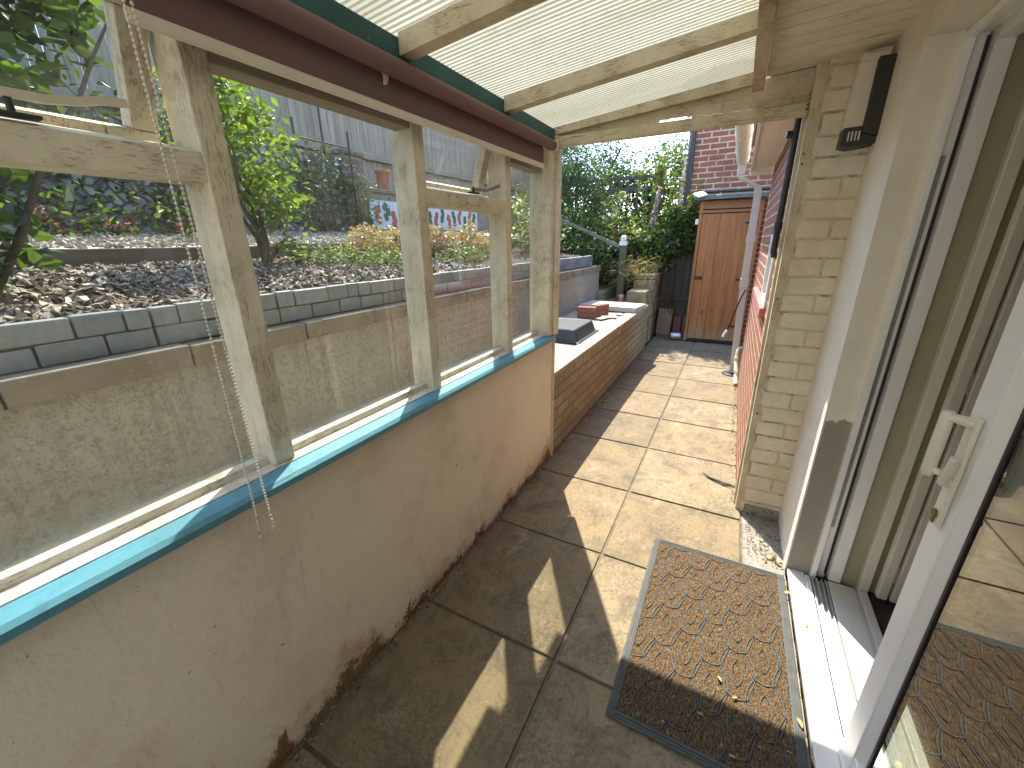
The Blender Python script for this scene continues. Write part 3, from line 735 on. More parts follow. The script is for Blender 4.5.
# transoms
bays = [(-.644, .552, True), (.610, 1.237, False), (1.294, 1.890, True), (1.945, 2.34, False)]
for a, b, vent in bays:
    MB().prism([(-1.105, .914), (-1.064, .910), (-1.066, .930), (-1.086, .934)], 'Y', a + .001, b - .001).build('glazing_bead', M['sillwhite'], lt)
    if vent:
        MB().prism([(-1.125, 1.612), (-1.036, 1.612), (-1.036, 1.668), (-1.060, 1.676), (-1.125, 1.690)], 'Y', a + .001, b - .001).build('transom', M['creamY'], lt)
        MB().box(-1.093, -1.089, a - .01, b + .01, .92, 1.615).build('window_pane', M['pane'], lt)
        # top hung vent, bottom pushed outwards
        piv = Vector((-1.10, 0, 1.955)); ang = R_(17)
        mt = Matrix.Translation(piv) @ Matrix.Rotation(ang, 4, 'Y')
        f = MB(); H = .285
        f.box(-.02, .02, a + .012, b - .012, -H, -H + .038, .003, mt); f.box(-.02, .02, a + .012, b - .012, -.04, 0, .003, mt)
        f.box(-.0195, .0195, a + .012, a + .052, -H + .039, -.041, .003, mt); f.box(-.0195, .0195, b - .062, b - .012, -H + .039, -.041, .003, mt)
        vo = f.build('vent_sash', M['creamZ'], lt)
        g = MB().box(-.003, .003, a + .05, b - .06, -H + .034, -.036, 0, mt); gp = g.build('vent_pane', M['pane'], vo)
        s = MB()
        if a < 0: pts = [(-1.05, b - .50, 1.712), (-1.05, b - .30, 1.712), (-1.052, b - .215, 1.714), (-1.055, b - .17, 1.722), (-1.057, b - .135, 1.732), (-1.06, b - .10, 1.736)]
        else: pts = [(-1.06, b - .26, 1.697), (-1.055, b - .16, 1.700), (-1.052, b - .10, 1.712), (-1.050, b - .03, 1.732)]
        n = len(pts)
        for i in range(n - 1): bar(s, pts[i], pts[i + 1], .012, .013)
        s.build('stay_arm', M['bar'] if a < 0 else M['steel'], vo)
        pg = MB().tube([(-1.05, b - .26, 1.68), (-1.05, b - .26, 1.706)], .005, 8); pg.box(-1.062, -1.035, b - .29, b - .23, 1.679, 1.685, .002); pg.build('stay_pin', M['iron'], vo)
    else:
        MB().box(-1.093, -1.089, a - .01, b + .01, .92, 1.95).build('window_pane', M['pane'], lt)
MB().box(-1.093, -1.089, YB, -.654, .92, 1.95).build('window_pane', M['pane'], lt)

# roof
def zr(x): return 2.064 + .105 * (x + .98)     # underside of the sheet
ry = [-.83, -.18, .47, 1.135, 1.775]
for y in ry:
    w = .052
    MB().hexa([(-.97, y, 2.006), (-.97, y + w, 2.006), (-.97, y + w, zr(-.97) - .003), (-.97, y, zr(-.97) - .003)],
              [(-.047, y, 2.108), (-.047, y + w, 2.108), (-.047, y + w, zr(-.047) - .003), (-.047, y, zr(-.047) - .003)]).build('rafter', M['frameX'], lt)
MB().hexa([(-.985, 2.355, 2.026), (-.985, 2.41, 2.026), (-.985, 2.41, zr(-.985) - .003), (-.985, 2.355, zr(-.985) - .003)],
          [(-.047, 2.355, 2.112), (-.047, 2.41, 2.112), (-.047, 2.41, zr(-.047) - .003), (-.047, 2.355, zr(-.047) - .003)]).build('gable_rafter', M['frameX'], lt)
vs = []; fs = []; per = .0225; ny = int((2.47 - YB) / per * 4)
for j in range(ny + 1):
    y = YB + (2.47 - YB) * j / ny; dz = .0022 * math.sin(2 * PI * y / per)
    for x in (-1.24, -.8, -.4, -.044): vs.append((x, y, zr(x) + .002 + dz))
for j in range(ny):
    for i in range(3): a = j * 4 + i; fs.append((a, a + 1, a + 5, a + 4))
MB().add(vs, fs, True).build('roof_sheet', M['roof'], lt, False)
MB().box(-.046, -.0005, YB, 2.353, 2.082, 2.168, .004).build('purlin', M['purlin'], lt)
# gable end framing around the exit
MB().box(-.990, .178, 2.350, 2.386, 1.966, 2.016, .004).build('lintel', M['frameX'], lt)
MB().box(-.962, .176, 2.402, 2.43, 1.975, 2.0, .002).build('door_stop', M['frameX'], lt)
def leanpost(xb0, xb1, xt0, xt1, y0, y1, z0, z1, nm):
    MB().hexa([(xb0, y0, z0), (xb1, y0, z0), (xb1, y1, z0), (xb0, y1, z0)], [(xt0, y0, z1), (xt1, y0, z1), (xt1, y1, z1), (xt0, y1, z1)]).build(nm, M['frameZ'], lt)
leanpost(.199, .237, .178, .221, 2.345, 2.40, 0, 2.165, 'exit_post')
leanpost(.189, .202, .166, .184, 2.402, 2.43, 0, 1.975, 'door_stop')
bd = []
nn = 26
up = []; lo = []; nn = 60
for i in range(nn + 1):
    x = -.965 + (.176 + .965) * i / nn
    up.append((x, (2.040 + .0917 * (x + .965) if x < -.01 else 2.136 + .055 * x)))
    wv = random.uniform(0, .007)
    gap = .014 + wv if -.44 < x < -.27 else (.008 + wv if -.27 <= x < -.02 else .0)
    lo.append((x, 2.010 + gap + (.006 if gap else 0)))
MB().prism(lo + up[::-1], 'Y', 2.387, 2.400).build('gable_board', M['frameX'], lt)
for x, z in ((.168, 1.990), (.170, 2.005), (.190, 1.82), (.191, 1.78), (.200, 1.2), (.21, .6)): MB().tube([(x + .002, 2.3425, z), (x + .002, 2.353, z)], .0045, 8).build('screw_head', M['iron'], lt)

# ------------------------------------------------------------------ HOUSE
hs = thing('house', 'house side with cream painted wall, patio door frame and red brick along the path', 'house', (1, 1, 0))
def zc_(x): return 2.138 + .055 * x
cb = MB(); y = YB
while y < 2.38:
    y2 = min(y + .094, 2.386)
    cb.hexa([(0.0, y + .0025, zc_(0)), (0.0, y2 - .0025, zc_(0)), (0.0, y2 - .0025, zc_(0) + .02), (0, y + .0025, zc_(0) + .02)],
            [(.44, y + .0025, zc_(.44)), (.44, y2 - .0025, zc_(.44)), (.44, y2 - .0025, zc_(.44) + .02), (.44, y + .0025, zc_(.44) + .02)]); y = y2
cb.build('boarded_soffit', M['creamdull'], hs)
MB().box(.001, .44, YB, 2.387, 2.19, 2.2).build('soffit_backing', M['creamdull'], hs)
MB().box(.222, .80, 2.335, 2.45, -.03, 2.20).build('painted_brick_wall', M['whitebrick'], hs)
MB().box(.239, .405, 2.322, 2.334, -.01, .055, .004).build('mortar_plinth', M['concrete'], hs)
wl = MB().prism([(.41, 1.93), (.502, 1.93), (.502, 1.99), (.80, 1.99), (.80, 2.334), (.41, 2.334)], 'Z', -.03, 2.19)
wl.build('rendered_corner', M['plaster'], hs)
MB().box(.41, .60, -.249, 1.928, 2.048, 2.19).build('door_head_wall', M['plaster'], hs)
# patio door outer frame (jamb profile seen along the wall) and threshold
j = MB()
j.box(.502, .522, 1.905, 1.985, .0, 2.045, .002)
j.box(.5221, .562, 1.950, 1.985, .0, 2.045)
j.box(.567, .611, 1.908, 1.985, .028, 2.045, .002)
j.box(.502, .522, -.249, 1.9045, 2.022, 2.046, .002); j.box(.567, .611, -.249, 1.9075, 2.004, 2.046, .002); j.box(.5221, .5669, -.249, 1.95, 2.040, 2.046)
j.build('door_frame', M['pvc'], hs)
k = MB().box(.526, .545, 1.944, 1.949, .28, 1.72)
for z in (.3, .55, .62, .95, 1.02, 1.35, 1.62): k.box(.528, .543, 1.940, 1.9435, z, z + .05, .001)
k.build('keep_strip', M['steel'], hs)
MB().box(.557, .565, 1.944, 1.949, .03, 2.03).build('brush_seal', M['black'], hs)
t = MB()
t.box(.418, .482, -.249, 1.927, -.002, .018, .003)
t.box(.4825, .500, -.249, 1.904, -.002, .026, .002)
t.build('door_threshold', M['pvc'], hs)
t = MB()
t.box(.5005, .566, -.249, 1.903, -.002, .012)
for x in (.5075, .525, .543, .558): t.box(x - .003, x + .003, -.249, 1.903, .0125, .028, .001)
t.build('sliding_track', M['alu'], hs)
t = MB(); t.box(.5665, .661, -.249, 1.906, -.002, .027, .003); t.box(.6615, .672, -.249, 1.903, -.01, .020, .002); t.box(.673, .702, -.249, 1.893, -.01, .034, .003)
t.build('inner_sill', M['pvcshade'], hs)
# interior seen through the opening
MB().box(.6115, .80, 1.938, 1.985, .0, 2.1).build('interior_wall', M['green'], hs)
MB().box(.672, .708, 1.900, 1.936, .0, 2.08, .004).build('interior_trim', M['fold'], hs)
fl = [(.722, .756), (.766, .800), (.812, .846), (.856, .89)]
for i, (a, b) in enumerate(fl):
    lf = MB().box(a, b, 1.86, 1.895 - .012 * i, .045, 2.03, .004)
    lf.box(a + .012, a + .022, 1.893 - .012 * i, 1.900 - .012 * i, .046, 2.02, .001)
    fo = lf.build('folding_leaf', M['fold'], hs)
    if i < 2:
        for z in (.13, .96, 1.75):
            h = MB().box(b - .014, b + .016, 1.878 - .012 * i, 1.8825 - .012 * i, z, z + .075, .001); h.tube([(b + .004, 1.8765 - .012 * i, z + .005), (b + .004, 1.8765 - .012 * i, z + .07)], .004, 8)
            h.build('hinge', M['pvc'], fo)
rm = MB(); rm.box(3.6, 3.65, YB, 2.0, 0, 2.3); rm.box(.80, 3.6, 1.94, 1.99, 0, 2.3); rm.box(.60, 3.6, YB - .05, YB, 0, 2.3); rm.box(.612, 3.6, YB, 1.95, 2.25, 2.3)
rm.build('room_wall', M['dim'], hs)
MB().box(.703, 3.6, YB, 1.937, -.03, .008).build('carpet', M['carpet'], hs)
MB().box(.41, .60, -3.6, -.25, -.03, 2.19).build('rendered_wall', M['whiterender'], hs)

# sliding door panel
SX, SY = .488, 1.158
dr = MB()
def ogee(mb, x0, y0, y1, z0, z1):   # framed rail with a sloped inner lip
    mb.box(x0, x0 + .05, y0, y1, z0, z1, .004)
dr.box(SX, SX + .05, SY - .085, SY, .026, 2.018, .004)
dr.box(SX, SX + .05, -.10, SY - .0855, .026, .112, .004)
dr.box(SX, SX + .05, -.10, SY - .0855, 1.932, 2.018, .004)
dr.box(SX, SX + .05, -.185, -.1005, .026, 2.018, .004)
# glazing bead with a sloped face
dr.prism([(SX + .004, SY - .086), (SX + .022, SY - .110), (SX + .04, SY - .110), (SX + .04, SY - .086)], 'Z', .113, 1.931)
door = dr.build('sliding_door', M['pvc'], hs)
g = MB(); g.box(SX + .018, SX + .030, SY - .119, SY - .1105, .121, 1.923); g.box(SX + .018, SX + .030, -.0995, SY - .119, .1125, .121)
g.build('gasket', M['black'], door)
MB().box(SX + .022, SX + .026, -.0995, SY - .119, .1215, 1.93).build('door_pane', M['doorglass'], door)
h = MB()
yc = SY - .045
h.box(SX - .012, SX - .0005, yc - .018, yc + .018, .865, 1.130, .005)
hx = SX - .043; hy = yc + .016
h.tube([(SX - .010, yc, 1.112), (SX - .022, yc + .002, 1.115), (SX - .034, yc + .009, 1.116), (hx, hy, 1.113)], [.012, .010, .0095, .0115], 12)
h.tube([(SX - .010, yc, .992), (SX - .022, yc + .002, .990), (SX - .034, yc + .009, .990), (hx, hy, .992)], [.011, .0085, .0085, .010], 12)
h.tube([(hx, hy, 1.128), (hx, hy, 1.122), (hx, hy, 1.06), (hx, hy, .985), (hx, hy, .974)], [.009, .0118, .0122, .0118, .008], 14)
h.tube([(SX - .012, yc - .006, .975), (SX - .026, yc - .008, .975)], .012, 10)
h.box(-.008, .008, -.008, .008, 0, .075, .005, Matrix.Translation((SX - .026, yc - .012, .970)) @ Euler((R_(14), 0, 0)).to_matrix().to_4x4())
hd = h.build('handle', M['handle'], door)
k = MB().tube([(SX - .0115, yc, .892), (SX - .016, yc, .892)], .010, 12); k.box(SX - .0155, SX - .0118, yc - .005, yc + .005, .868, .89, .001)
k.build('lock_cylinder', M['brass'], hd)

# right-hand brick wall along path with window, soffit, gutter
bw = MB()
bw.box(.20, .75, 2.4505, 5.15, -.03, 1.013); bw.box(.20, .75, 2.4505, 2.9, 1.013, 2.14); bw.box(.20, .75, 3.4, 5.15, 1.013, 2.14); bw.box(.20, .75, 2.9, 3.4, 1.50, 2.14)
bw.build('brick_wall', M['brickY'], hs)
MB().box(.167, .30, 2.90, 4.2, 1.015, 1.075, .005).build('window_sill', M['redsill'], hs)
wf = MB()
for (a, b, c, d) in ((2.901, 3.399, 1.077, 1.12), (2.901, 3.399, 1.45, 1.498)): wf.box(.185, .27, a, b, c, d, .004)
for (a, b) in ((2.901, 2.95), (3.35, 3.399)): wf.box(.185, .268, a, b, 1.121, 1.449, .004)
wfo = wf.build('window_frame', M['pvc'], hs)
MB().box(.235, .24, 2.93, 3.37, 1.10, 1.47).build('pane', M['winglass'], wfo)
MB().box(.5, .51, 2.91, 3.39, 1.02, 1.49).build('room_blind', M['dim'], hs)
sf = MB()
y = 2.45
while y < 5.19:
    sf.box(.018, .199, y + .004, min(y + .096, 5.2), 2.142, 2.155, .002); y += .1
sf.box(.075, .125, 2.47, 5.18, 2.139, 2.1418)
sf.build('soffit', M['soffit'], hs)
MB().box(-.004, .0175, 2.42, 5.21, 2.118, 2.34, .003).build('fascia', M['soffit'], hs)
MB().box(.0, .199, 5.2, 5.212, 2.08, 2.16, .002).build('soffit_end', M['soffit'], hs)
gp = [( -.022 - .065 - .058 * math.cos(a), 2.235 - .06 * math.sin(a)) for a in [PI * i / 12 for i in range(13)]]
gi = [( -.022 - .065 - .054 * math.cos(a), 2.235 - .056 * math.sin(a)) for a in [PI * i / 12 for i in range(13)]][::-1]
gm = MB().prism(gp + gi, 'Y', 2.48, 5.24)
gm.prism(gp, 'Y', 5.2405, 5.25)
for yy in (3.0, 3.9, 4.7): gm.prism([(x * 1.0 + (x + .087) * .06, z - .003) for x, z in gp] + [(-.025, 2.25), (-.149, 2.25)], 'Y', yy, yy + .03)
gm.build('gutter', M['soffit'], hs)
dp = MB()
dp.box(-.12, -.045, 5.06, 5.14, 2.08, 2.182, .006)
pts = [(-.083, 5.10, 2.13), (-.083, 5.10, 2.06), (.085, 5.105, 1.96), (.095, 5.105, 1.90), (.105, 5.105, 1.1), (.125, 5.108, .5), (.145, 5.11, .02)]
def sqtube(mb, pts, w):
    rs = []
    for p in pts: rs.append([(p[0] - w, p[1] - w, p[2]), (p[0] + w, p[1] - w, p[2]), (p[0] + w, p[1] + w, p[2]), (p[0] - w, p[1] + w, p[2])])
    vs = sum(rs, []); fs = [(i * 4 + k, i * 4 + (k + 1) % 4, i * 4 + 4 + (k + 1) % 4, i * 4 + 4 + k) for i in range(len(pts) - 1) for k in range(4)]
    mb.add(vs, fs + [(3, 2, 1, 0), tuple(range(len(vs) - 4, len(vs)))])
sqtube(dp, pts, .033)
sqtube(dp, [(.100, 5.105, 1.52), (.101, 5.105, 1.44)], .040); sqtube(dp, [(.106, 5.105, 1.07), (.107, 5.105, .98)], .040)
dpo = dp.build('downpipe', M['pipewhite'], hs)
MB().lathe((.15, 5.11, .0), [(.11, 0), (.115, .008), (.10, .014), (.05, .015)], 18).build('drain_collar', M['black'], hs)
ip = MB().tube([(.178, 2.82, 1.40), (.178, 2.82, 2.138)], .016, 12); ip.tube([(.178, 2.82, 1.95), (.178, 2.82, 2.0)], .0205, 12); ip.tube([(.178, 2.82, 1.52), (.178, 2.82, 1.56)], .0205, 12); ip.tube([(.178, 2.82, 1.41), (.182, 2.82, 1.385), (.21, 2.82, 1.38)], .016, 12)
ip.tube([(.172, 2.82, 1.98), (.135, 2.81, 1.985)], .018, 10)
ip.build('waste_pipe', M['iron'], hs)
cpi = MB().tube([(.20, 5.02, .33), (.165, 5.0, .33), (.160, 4.98, .30), (.160, 4.95, .20), (.175, 4.72, .06), (.18, 4.66, .02)], .022, 12)
cpi.tube([(.160, 4.955, .18), (.160, 4.957, .24)], .028, 12); cpi.build('cream_waste_pipe', M['pipecream'], hs)
cab = MB().tube([(.12, 4.6, 1.0), (.10, 4.75, .92), (.06, 4.95, .72), (.035, 5.0, .57), (.02, 5.02, .52)], .007, 8).build('hanging_cable', M['black'], hs)
MB().tube([(.02, 5.02, .52), (-.005, 5.03, .47), (-.012, 5.03, .44)], .013, 8).build('cable_plug', M['pvc'], hs)
# roof of the house side
MB().hexa([(-.03, -3.7, 2.345), (-.03, 5.25, 2.345), (-.03, 5.25, 2.365), (-.03, -3.7, 2.365)], [(3.8, -3.7, 3.9), (3.8, 5.25, 3.9), (3.8, 5.25, 3.93), (3.8, -3.7, 3.93)]).build('roof', M['tile'], hs)
MB().box(.42, 3.7, 5.0, 5.15, 0, 2.4).build('brick_wall', M['brickX'], hs)

# ------------------------------------------------------------------ neighbouring brick house beyond
nb = thing('brick_house', 'tall red brick house wall rising behind the wooden shed', 'house', (1.5, 8, 0))
MB().box(-.86, 5.0, 7.22, 11, -.03, 6.2).build('brick_wall', M['brickX'], nb)
rp = MB().tube([(-.80, 7.17, -.03), (-.80, 7.17, 5.9)], .035, 10)
for z in (1.4, 2.4, 3.4, 4.4): rp.tube([(-.80, 7.17, z), (-.80, 7.17, z + .07)], .045, 10)
rp.build('rain_pipe', M['iron'], nb)
MB().tube([(-.55, 7.2, 2.13), (.3, 7.2, 2.13)], .013, 8).build('wall_cable', M['iron'], nb)
MB().box(-.40, -.33, 7.16, 7.219, 2.03, 2.09, .004).build('junction_box', M['fold'], nb)
MB().prism([(-1.2, 6.15), (5.3, 6.15), (5.3, 6.3), (2.0, 8.2), (-1.2, 6.3)], 'Y', 7.0, 11.2).build('roof', M['tile'], nb)

# shed / cupboard
sh = thing('garden_shed', 'narrow orange wooden shed with a plank door at the end of the path', 'shed', (-.17, 6.9, 0))
b = MB(); b.box(-.54, -.52, 6.62, 7.2, .02, 1.96); b.box(.19, .21, 6.62, 7.2, .02, 1.96); b.box(-.52, .19, 7.17, 7.2, .02, 1.96); b.build('side_wall', M['shedwood'], sh)
b = MB(); b.box(-.545, -.505, 6.585, 6.625, .02, 1.965, .003); b.box(.175, .215, 6.585, 6.625, .02, 1.965, .003); b.build('corner_frame', M['shedwood'], sh)
b = MB(); b.box(-.505, .175, 6.592, 6.62, 1.86, 1.965, .003); b.box(-.55, .22, 6.575, 6.584, 1.81, 1.845, .002); b.build('fascia_board', M['shedwoodX'], sh)
MB().box(-.505, .175, 6.6, 6.62, .02, .05).build('dark_gap_strip', M['iron'], sh)  # black strip stands in for the shaded gap under the door
b = MB(); x = -.498
for i in range(6):
    b.box(x, x + .1095, 6.592, 6.612, .06, 1.80, .002); x += .1115
sd = b.build('door', M['shedwood'], sh)
for z in (.27, .92, 1.66):
    hb = MB().box(.03, .175, 6.5835, 6.5915, z, z + .022, .002); hb.tube([(.172, 6.58, z - .012), (.172, 6.58, z + .034)], .007, 8); hb.build('hinge', M['iron'], sd)
lb = MB().box(-.50, -.40, 6.583, 6.5915, .925, .965, .002); lb.tube([(-.44, 6.58, .945), (-.44, 6.56, .945)], .012, 8); lb.build('latch', M['iron'], sd)
MB().hexa([(-.62, 6.50, 1.975), (.28, 6.50, 1.975), (.28, 6.50, 2.02), (-.62, 6.50, 2.02)], [(-.62, 7.21, 2.03), (.28, 7.21, 2.03), (.28, 7.21, 2.075), (-.62, 7.21, 2.075)]).build('roof', M['felt'], sh)
# small white things by the shed
o = MB().box(-.06, .06, -.10, .10, 0, .022, .004).build('white_sheet_offcut', M['pvc']); o.location = (-.56, 6.53, 2.035); o.rotation_euler = (.3, -.25, .4)
tag(o, 'white board offcut lying on the front left corner of the shed roof', 'board')
o = MB().box(-.022, .022, -.015, .015, -.035, .035, .006).build('outdoor_lamp', M['pvc']); o.location = (-.565, 6.615, 1.70)
tag(o, 'small white box fixed to the upper left side of the shed', 'box lamp')
cp_ = MB().lathe((0, 0, 0), [(.055, 0), (.055, .13), (.06, .135), (.05, .14)], 14)
o = cp_.build('paint_tin', M['alu']); o.rotation_euler = (0, R_(90), R_(15)); o.location = (-.74, 6.62, .06)
tag(o, 'grey tin lying on its side at the shed foot', 'tin')

# dark corner: fence panels, stacked timber and tiles
bf = thing('back_fence', 'dark weathered board fence in the corner behind the bamboo', 'fence', (-1.2, 8.3, 0))
mb = MB(); x = -2.6
while x < -.87:
    mb.box(x, x + .094, 8.30 + random.uniform(-.004, .004), 8.318, 0, 1.85 + random.uniform(-.02, .02)); x += .1
mb.build('board_panel', M['shadedwoodZ'], bf)
mb = MB(); mb.box(-2.6, -.87, 8.25, 8.295, 1.62, 1.70, .004); mb.box(-2.6, -.87, 8.25, 8.295, .6, .68, .004); mb.build('rail', M['darkwoodX'], bf)
for k, (x, y, w, h, m, lab) in enumerate(((-.90, 7.7, .22, .42, 'moss', 'mossy paving slab leaning in the dark corner left of the shed'), (-.68, 7.95, .2, .52, 'redbrick', 'tall dark red tile standing in the corner beside the shed'),
                                           (-.70, 7.7, .11, .3, 'redbrick', 'shorter left red tile standing in front of the tall tile'), (-.57, 7.7, .10, .31, 'redbrick', 'shorter right red tile standing nearest the shed'))):
    pt = MB().box(-w / 2, w / 2, -.03, .03, 0, h, .006).build('leaning_slab' if k == 0 else 'standing_tile', M[m]); pt.location = (x, y - (.75 if k < 2 else .72), 0); pt.rotation_euler = (R_(-8), 0, R_(4 * k - 5))
    tag(pt, lab, 'slab' if k == 0 else 'tile', None if k == 0 else 'tiles standing by the shed')
sfn = thing('side_fence', 'narrow grey board fence between the bamboo and the wooden shed', 'fence', (-.8, 7.1, 0))
mb = MB(); x = -1.02
while x < -.57:
    mb.box(x, x + .095, 7.085 + random.uniform(-.004, .004), 7.10, .02, 1.74 + random.uniform(-.015, .015)); x += .101
mb.build('board_panel', M['shadedwoodZ'], sfn)
MB().box(-1.03, -.56, 7.05, 7.084, 1.66, 1.73, .004).build('rail', M['darkwoodX'], sfn)
MB().box(-1.03, -.56, 7.05, 7.084, .55, .62, .004).build('rail', M['darkwoodX'], sfn)
# picket trellis fence higher up
tf = thing('picket_fence', 'dark open picket fence with thick end post between conifer and bamboo', 'fence', (-2, 7.9, 1.3))
mb = MB(); x = -3.4
while x < -1.45: mb.box(x, x + .05, 7.74, 7.76, 1.3, 2.42, .003); x += .155
mb.build('picket', M['darkwoodX'], tf)
mb = MB(); mb.box(-3.45, -1.40, 7.70, 7.738, 2.44, 2.50, .004); mb.box(-3.45, -1.40, 7.765, 7.80, 2.26, 2.33, .004); mb.box(-3.45, -1.40, 7.765, 7.80, 1.62, 1.70, .004); mb.build('rail', M['darkwoodX'], tf)
MB().box(-1.40, -1.27, 7.68, 7.81, .6, 2.62, .008).build('post', M['mosswood'], tf)
MB().box(-3.58, -3.45, 7.68, 7.81, 1.0, 2.55, .008).build('post', M['mosswood'], tf)
o = MB().lathe((-2.05, 7.6, 1.47), [(.14, 0), (.18, .2), (.19, .22), (.17, .22)], 16).build('blue_tub', M['navy'])
tag(o, 'navy blue plastic tub behind the picket fence flowers', 'tub')
pl = bar(MB(), (-1.02, 7.95, 1.55), (-.98, 8.15, 2.75), .06, .03).build('white_plank', M['pvc'])
tag(pl, 'white painted plank leaning upright behind the bamboo', 'plank')

# ------------------------------------------------------------------ blind, lamp, mat, litter
bl = thing('roller_blind', 'maroon roller blind rolled down a little over the left windows', 'blind', (-.98, 1.3, 1.85))
y0, y1 = .455, 2.225
rl = MB().tube([(-.958, .2, 1.962), (-.958, 2.292, 1.962)], .025, 24)
rl.build('roll', M['maroon'], bl)
fbm = MB()
n = 10
prof = [(-.982, 1.962), (-.985, 1.945), (-.9845, 1.92), (-.984, 1.90), (-.984, 1.868)]
vs = []; fs = []
for yy in (.455, 2.225):
    for q in (0, .0015):
        for x, z in prof: vs.append((x + q, yy, z))
k = len(prof)
for i in range(k - 1):
    fs += [(i, i + 1, 2 * k + i + 1, 2 * k + i), (k + i, 3 * k + i, 3 * k + i + 1, k + i + 1), (i, k + i, k + i + 1, i + 1), (2 * k + i, 2 * k + i + 1, 3 * k + i + 1, 3 * k + i)]
fbm.add(vs, fs).build('fabric', M['maroon'], bl)
MB().box(-.990, -.976, y0, y1, 1.846, 1.869, .004).build('bottom_bar', M['bar'], bl)
br = MB().box(-1.0, -.93, 2.292, 2.300, 1.935, 1.99, .003); br.build('bracket', M['bar'], bl)
kn = MB()
kn.tube([(-.979, 1.06, 1.942), (-.974, 1.063, 1.945), (-.977, 1.068, 1.93), (-.972, 1.06, 1.915)], .004, 6); kn.tube([(-.976, 1.066, 1.95), (-.972, 1.075, 1.935), (-.977, 1.072, 1.918)], .0035, 6)
kn.build('thread_knot', M['bar'], bl)
ch = MB()
def strand(p, q):
    p = Vector(p); q = Vector(q); n = int((q - p).length / .0088)
    for i in range(n + 1):
        c = p.lerp(q, i / n); ch.ball(c, .0031, 6, 4)
    ch.tube([p, q], .0009, 5)
strand((-.931, .434, 1.97), (-.932, .427, .86)); strand((-.931, .443, 1.97), (-.930, .456, .86))
lp = [(-.932, .427, .86), (-.932, .422, .82), (-.931, .424, .796), (-.930, .437, .785), (-.930, .450, .795), (-.930, .457, .825), (-.930, .456, .86)]
for a, b in zip(lp[:-1], lp[1:]): strand(a, b)
ch.build('bead_chain', M['bar'], bl)

wlm = thing('wall_lamp', 'black outdoor wall lamp with cream front cover on the painted brick wall', 'wall lamp', (.37, 2.3, 1.95))
MB().prism([(.362, 1.86), (.425, 1.84), (.425, 2.105), (.362, 2.105)], 'Y', 2.235, 2.334).build('housing', M['black'], wlm)
cv = MB().prism([(.300, 1.885), (.361, 1.885), (.361, 2.10), (.308, 2.10)], 'Y', 2.262, 2.333).build('cover', M['bar'], wlm)
nz = MB().prism([(.300, 1.822), (.330, 1.812), (.424, 1.822), (.424, 1.839), (.361, 1.859), (.361, 1.884), (.304, 1.883)], 'Y', 2.245, 2.334); nz.build('lamp_base', M['black'], wlm)
gr = MB()
for i in range(4): gr.box(.318 + .011 * i, .323 + .011 * i, 2.240, 2.2445, 1.835, 1.868, .001)
gr.build('grille', M['alu'], wlm)
tp_ = MB().box(.315, .40, 2.28, 2.333, 2.104, 2.135, .004).build('top_bracket', M['bar'], wlm)

# doormat
mt_ = thing('doormat', 'brown coir doormat with grey rubber border and leaf pattern', 'doormat', (.115, 1.4, 0))
X0, X1, Y0, Y1 = -.168, .402, .925, 1.872
bd_ = MB(); bwid = .030
bd_.box(X0, X1, Y0, Y0 + bwid, .001, .011, .003); bd_.box(X0, X1, Y1 - bwid, Y1, .001, .011, .003)
bd_.box(X0, X0 + bwid, Y0 + bwid + .0005, Y1 - bwid - .0005, .001, .011, .003); bd_.box(X1 - bwid, X1, Y0 + bwid + .0005, Y1 - bwid - .0005, .001, .011, .003)
for k in (1, 2): 
    q = bwid * k / 3
    bd_.box(X0 + q - .002, X0 + q + .002, Y0 + .005, Y1 - .005, .0112, .0135); bd_.box(X1 - q - .002, X1 - q + .002, Y0 + .005, Y1 - .005, .0112, .0135)
    bd_.box(X0 + .03, X1 - .03, Y0 + q - .002, Y0 + q + .002, .0112, .0135); bd_.box(X0 + .03, X1 - .03, Y1 - q - .002, Y1 - q + .002, .0112, .0135)
bd_.build('rubber_border', M['rubber'], mt_)
vs = []; fs = []; nx, ny = 100, 170
for i in range(nx + 1):
    for jx in range(ny + 1):
        vs.append((X0 + bwid + .0005 + (X1 - X0 - 2 * bwid - .001) * i / nx, Y0 + bwid + .0005 + (Y1 - Y0 - 2 * bwid - .001) * jx / ny, .0095 + random.uniform(-.0012, .0016)))
for i in range(nx):
    for jx in range(ny): a = i * (ny + 1) + jx; fs.append((a, a + ny + 1, a + ny + 2, a + 1))
MB().add(vs, fs).build('coir_pile', M['coir'], mt_)
rb = MB()
def clipline(pts, w=.0017, z=.0130):
    inside = [(X0 + bwid < p[0] < X1 - bwid and Y0 + bwid < p[1] < Y1 - bwid) for p in pts]
    for i in range(len(pts) - 1):
        if inside[i] and inside[i + 1]:
            p, q = Vector((*pts[i], 0)), Vector((*pts[i + 1], 0)); d = (q - p); 
            if d.length < 1e-6: continue
            d.normalize(); u = Vector((-d.y, d.x, 0)) * w
            p -= d * .0008; q += d * .0008
            a = [p - u, q - u, q + u, p + u]
            rb.add([(v.x, v.y, .008) for v in a] + [(v.x * 1, v.y, z) for v in a], [(4, 5, 6, 7), (0, 1, 5, 4), (1, 2, 6, 5), (2, 3, 7, 6), (3, 0, 4, 7)])
PX, PY = .0845, .187
def cellrim(cx, cy):
    # left side of an ogee hexagon plus its top cross tie
    pts = []
    for i in range(17):
        t = i / 16; s = 2 * t - 1
        pts.append((cx - .057 + .029 * abs(s) ** 1.6 + .004 * math.sin(t * 6), cy + .098 * s))
    return pts
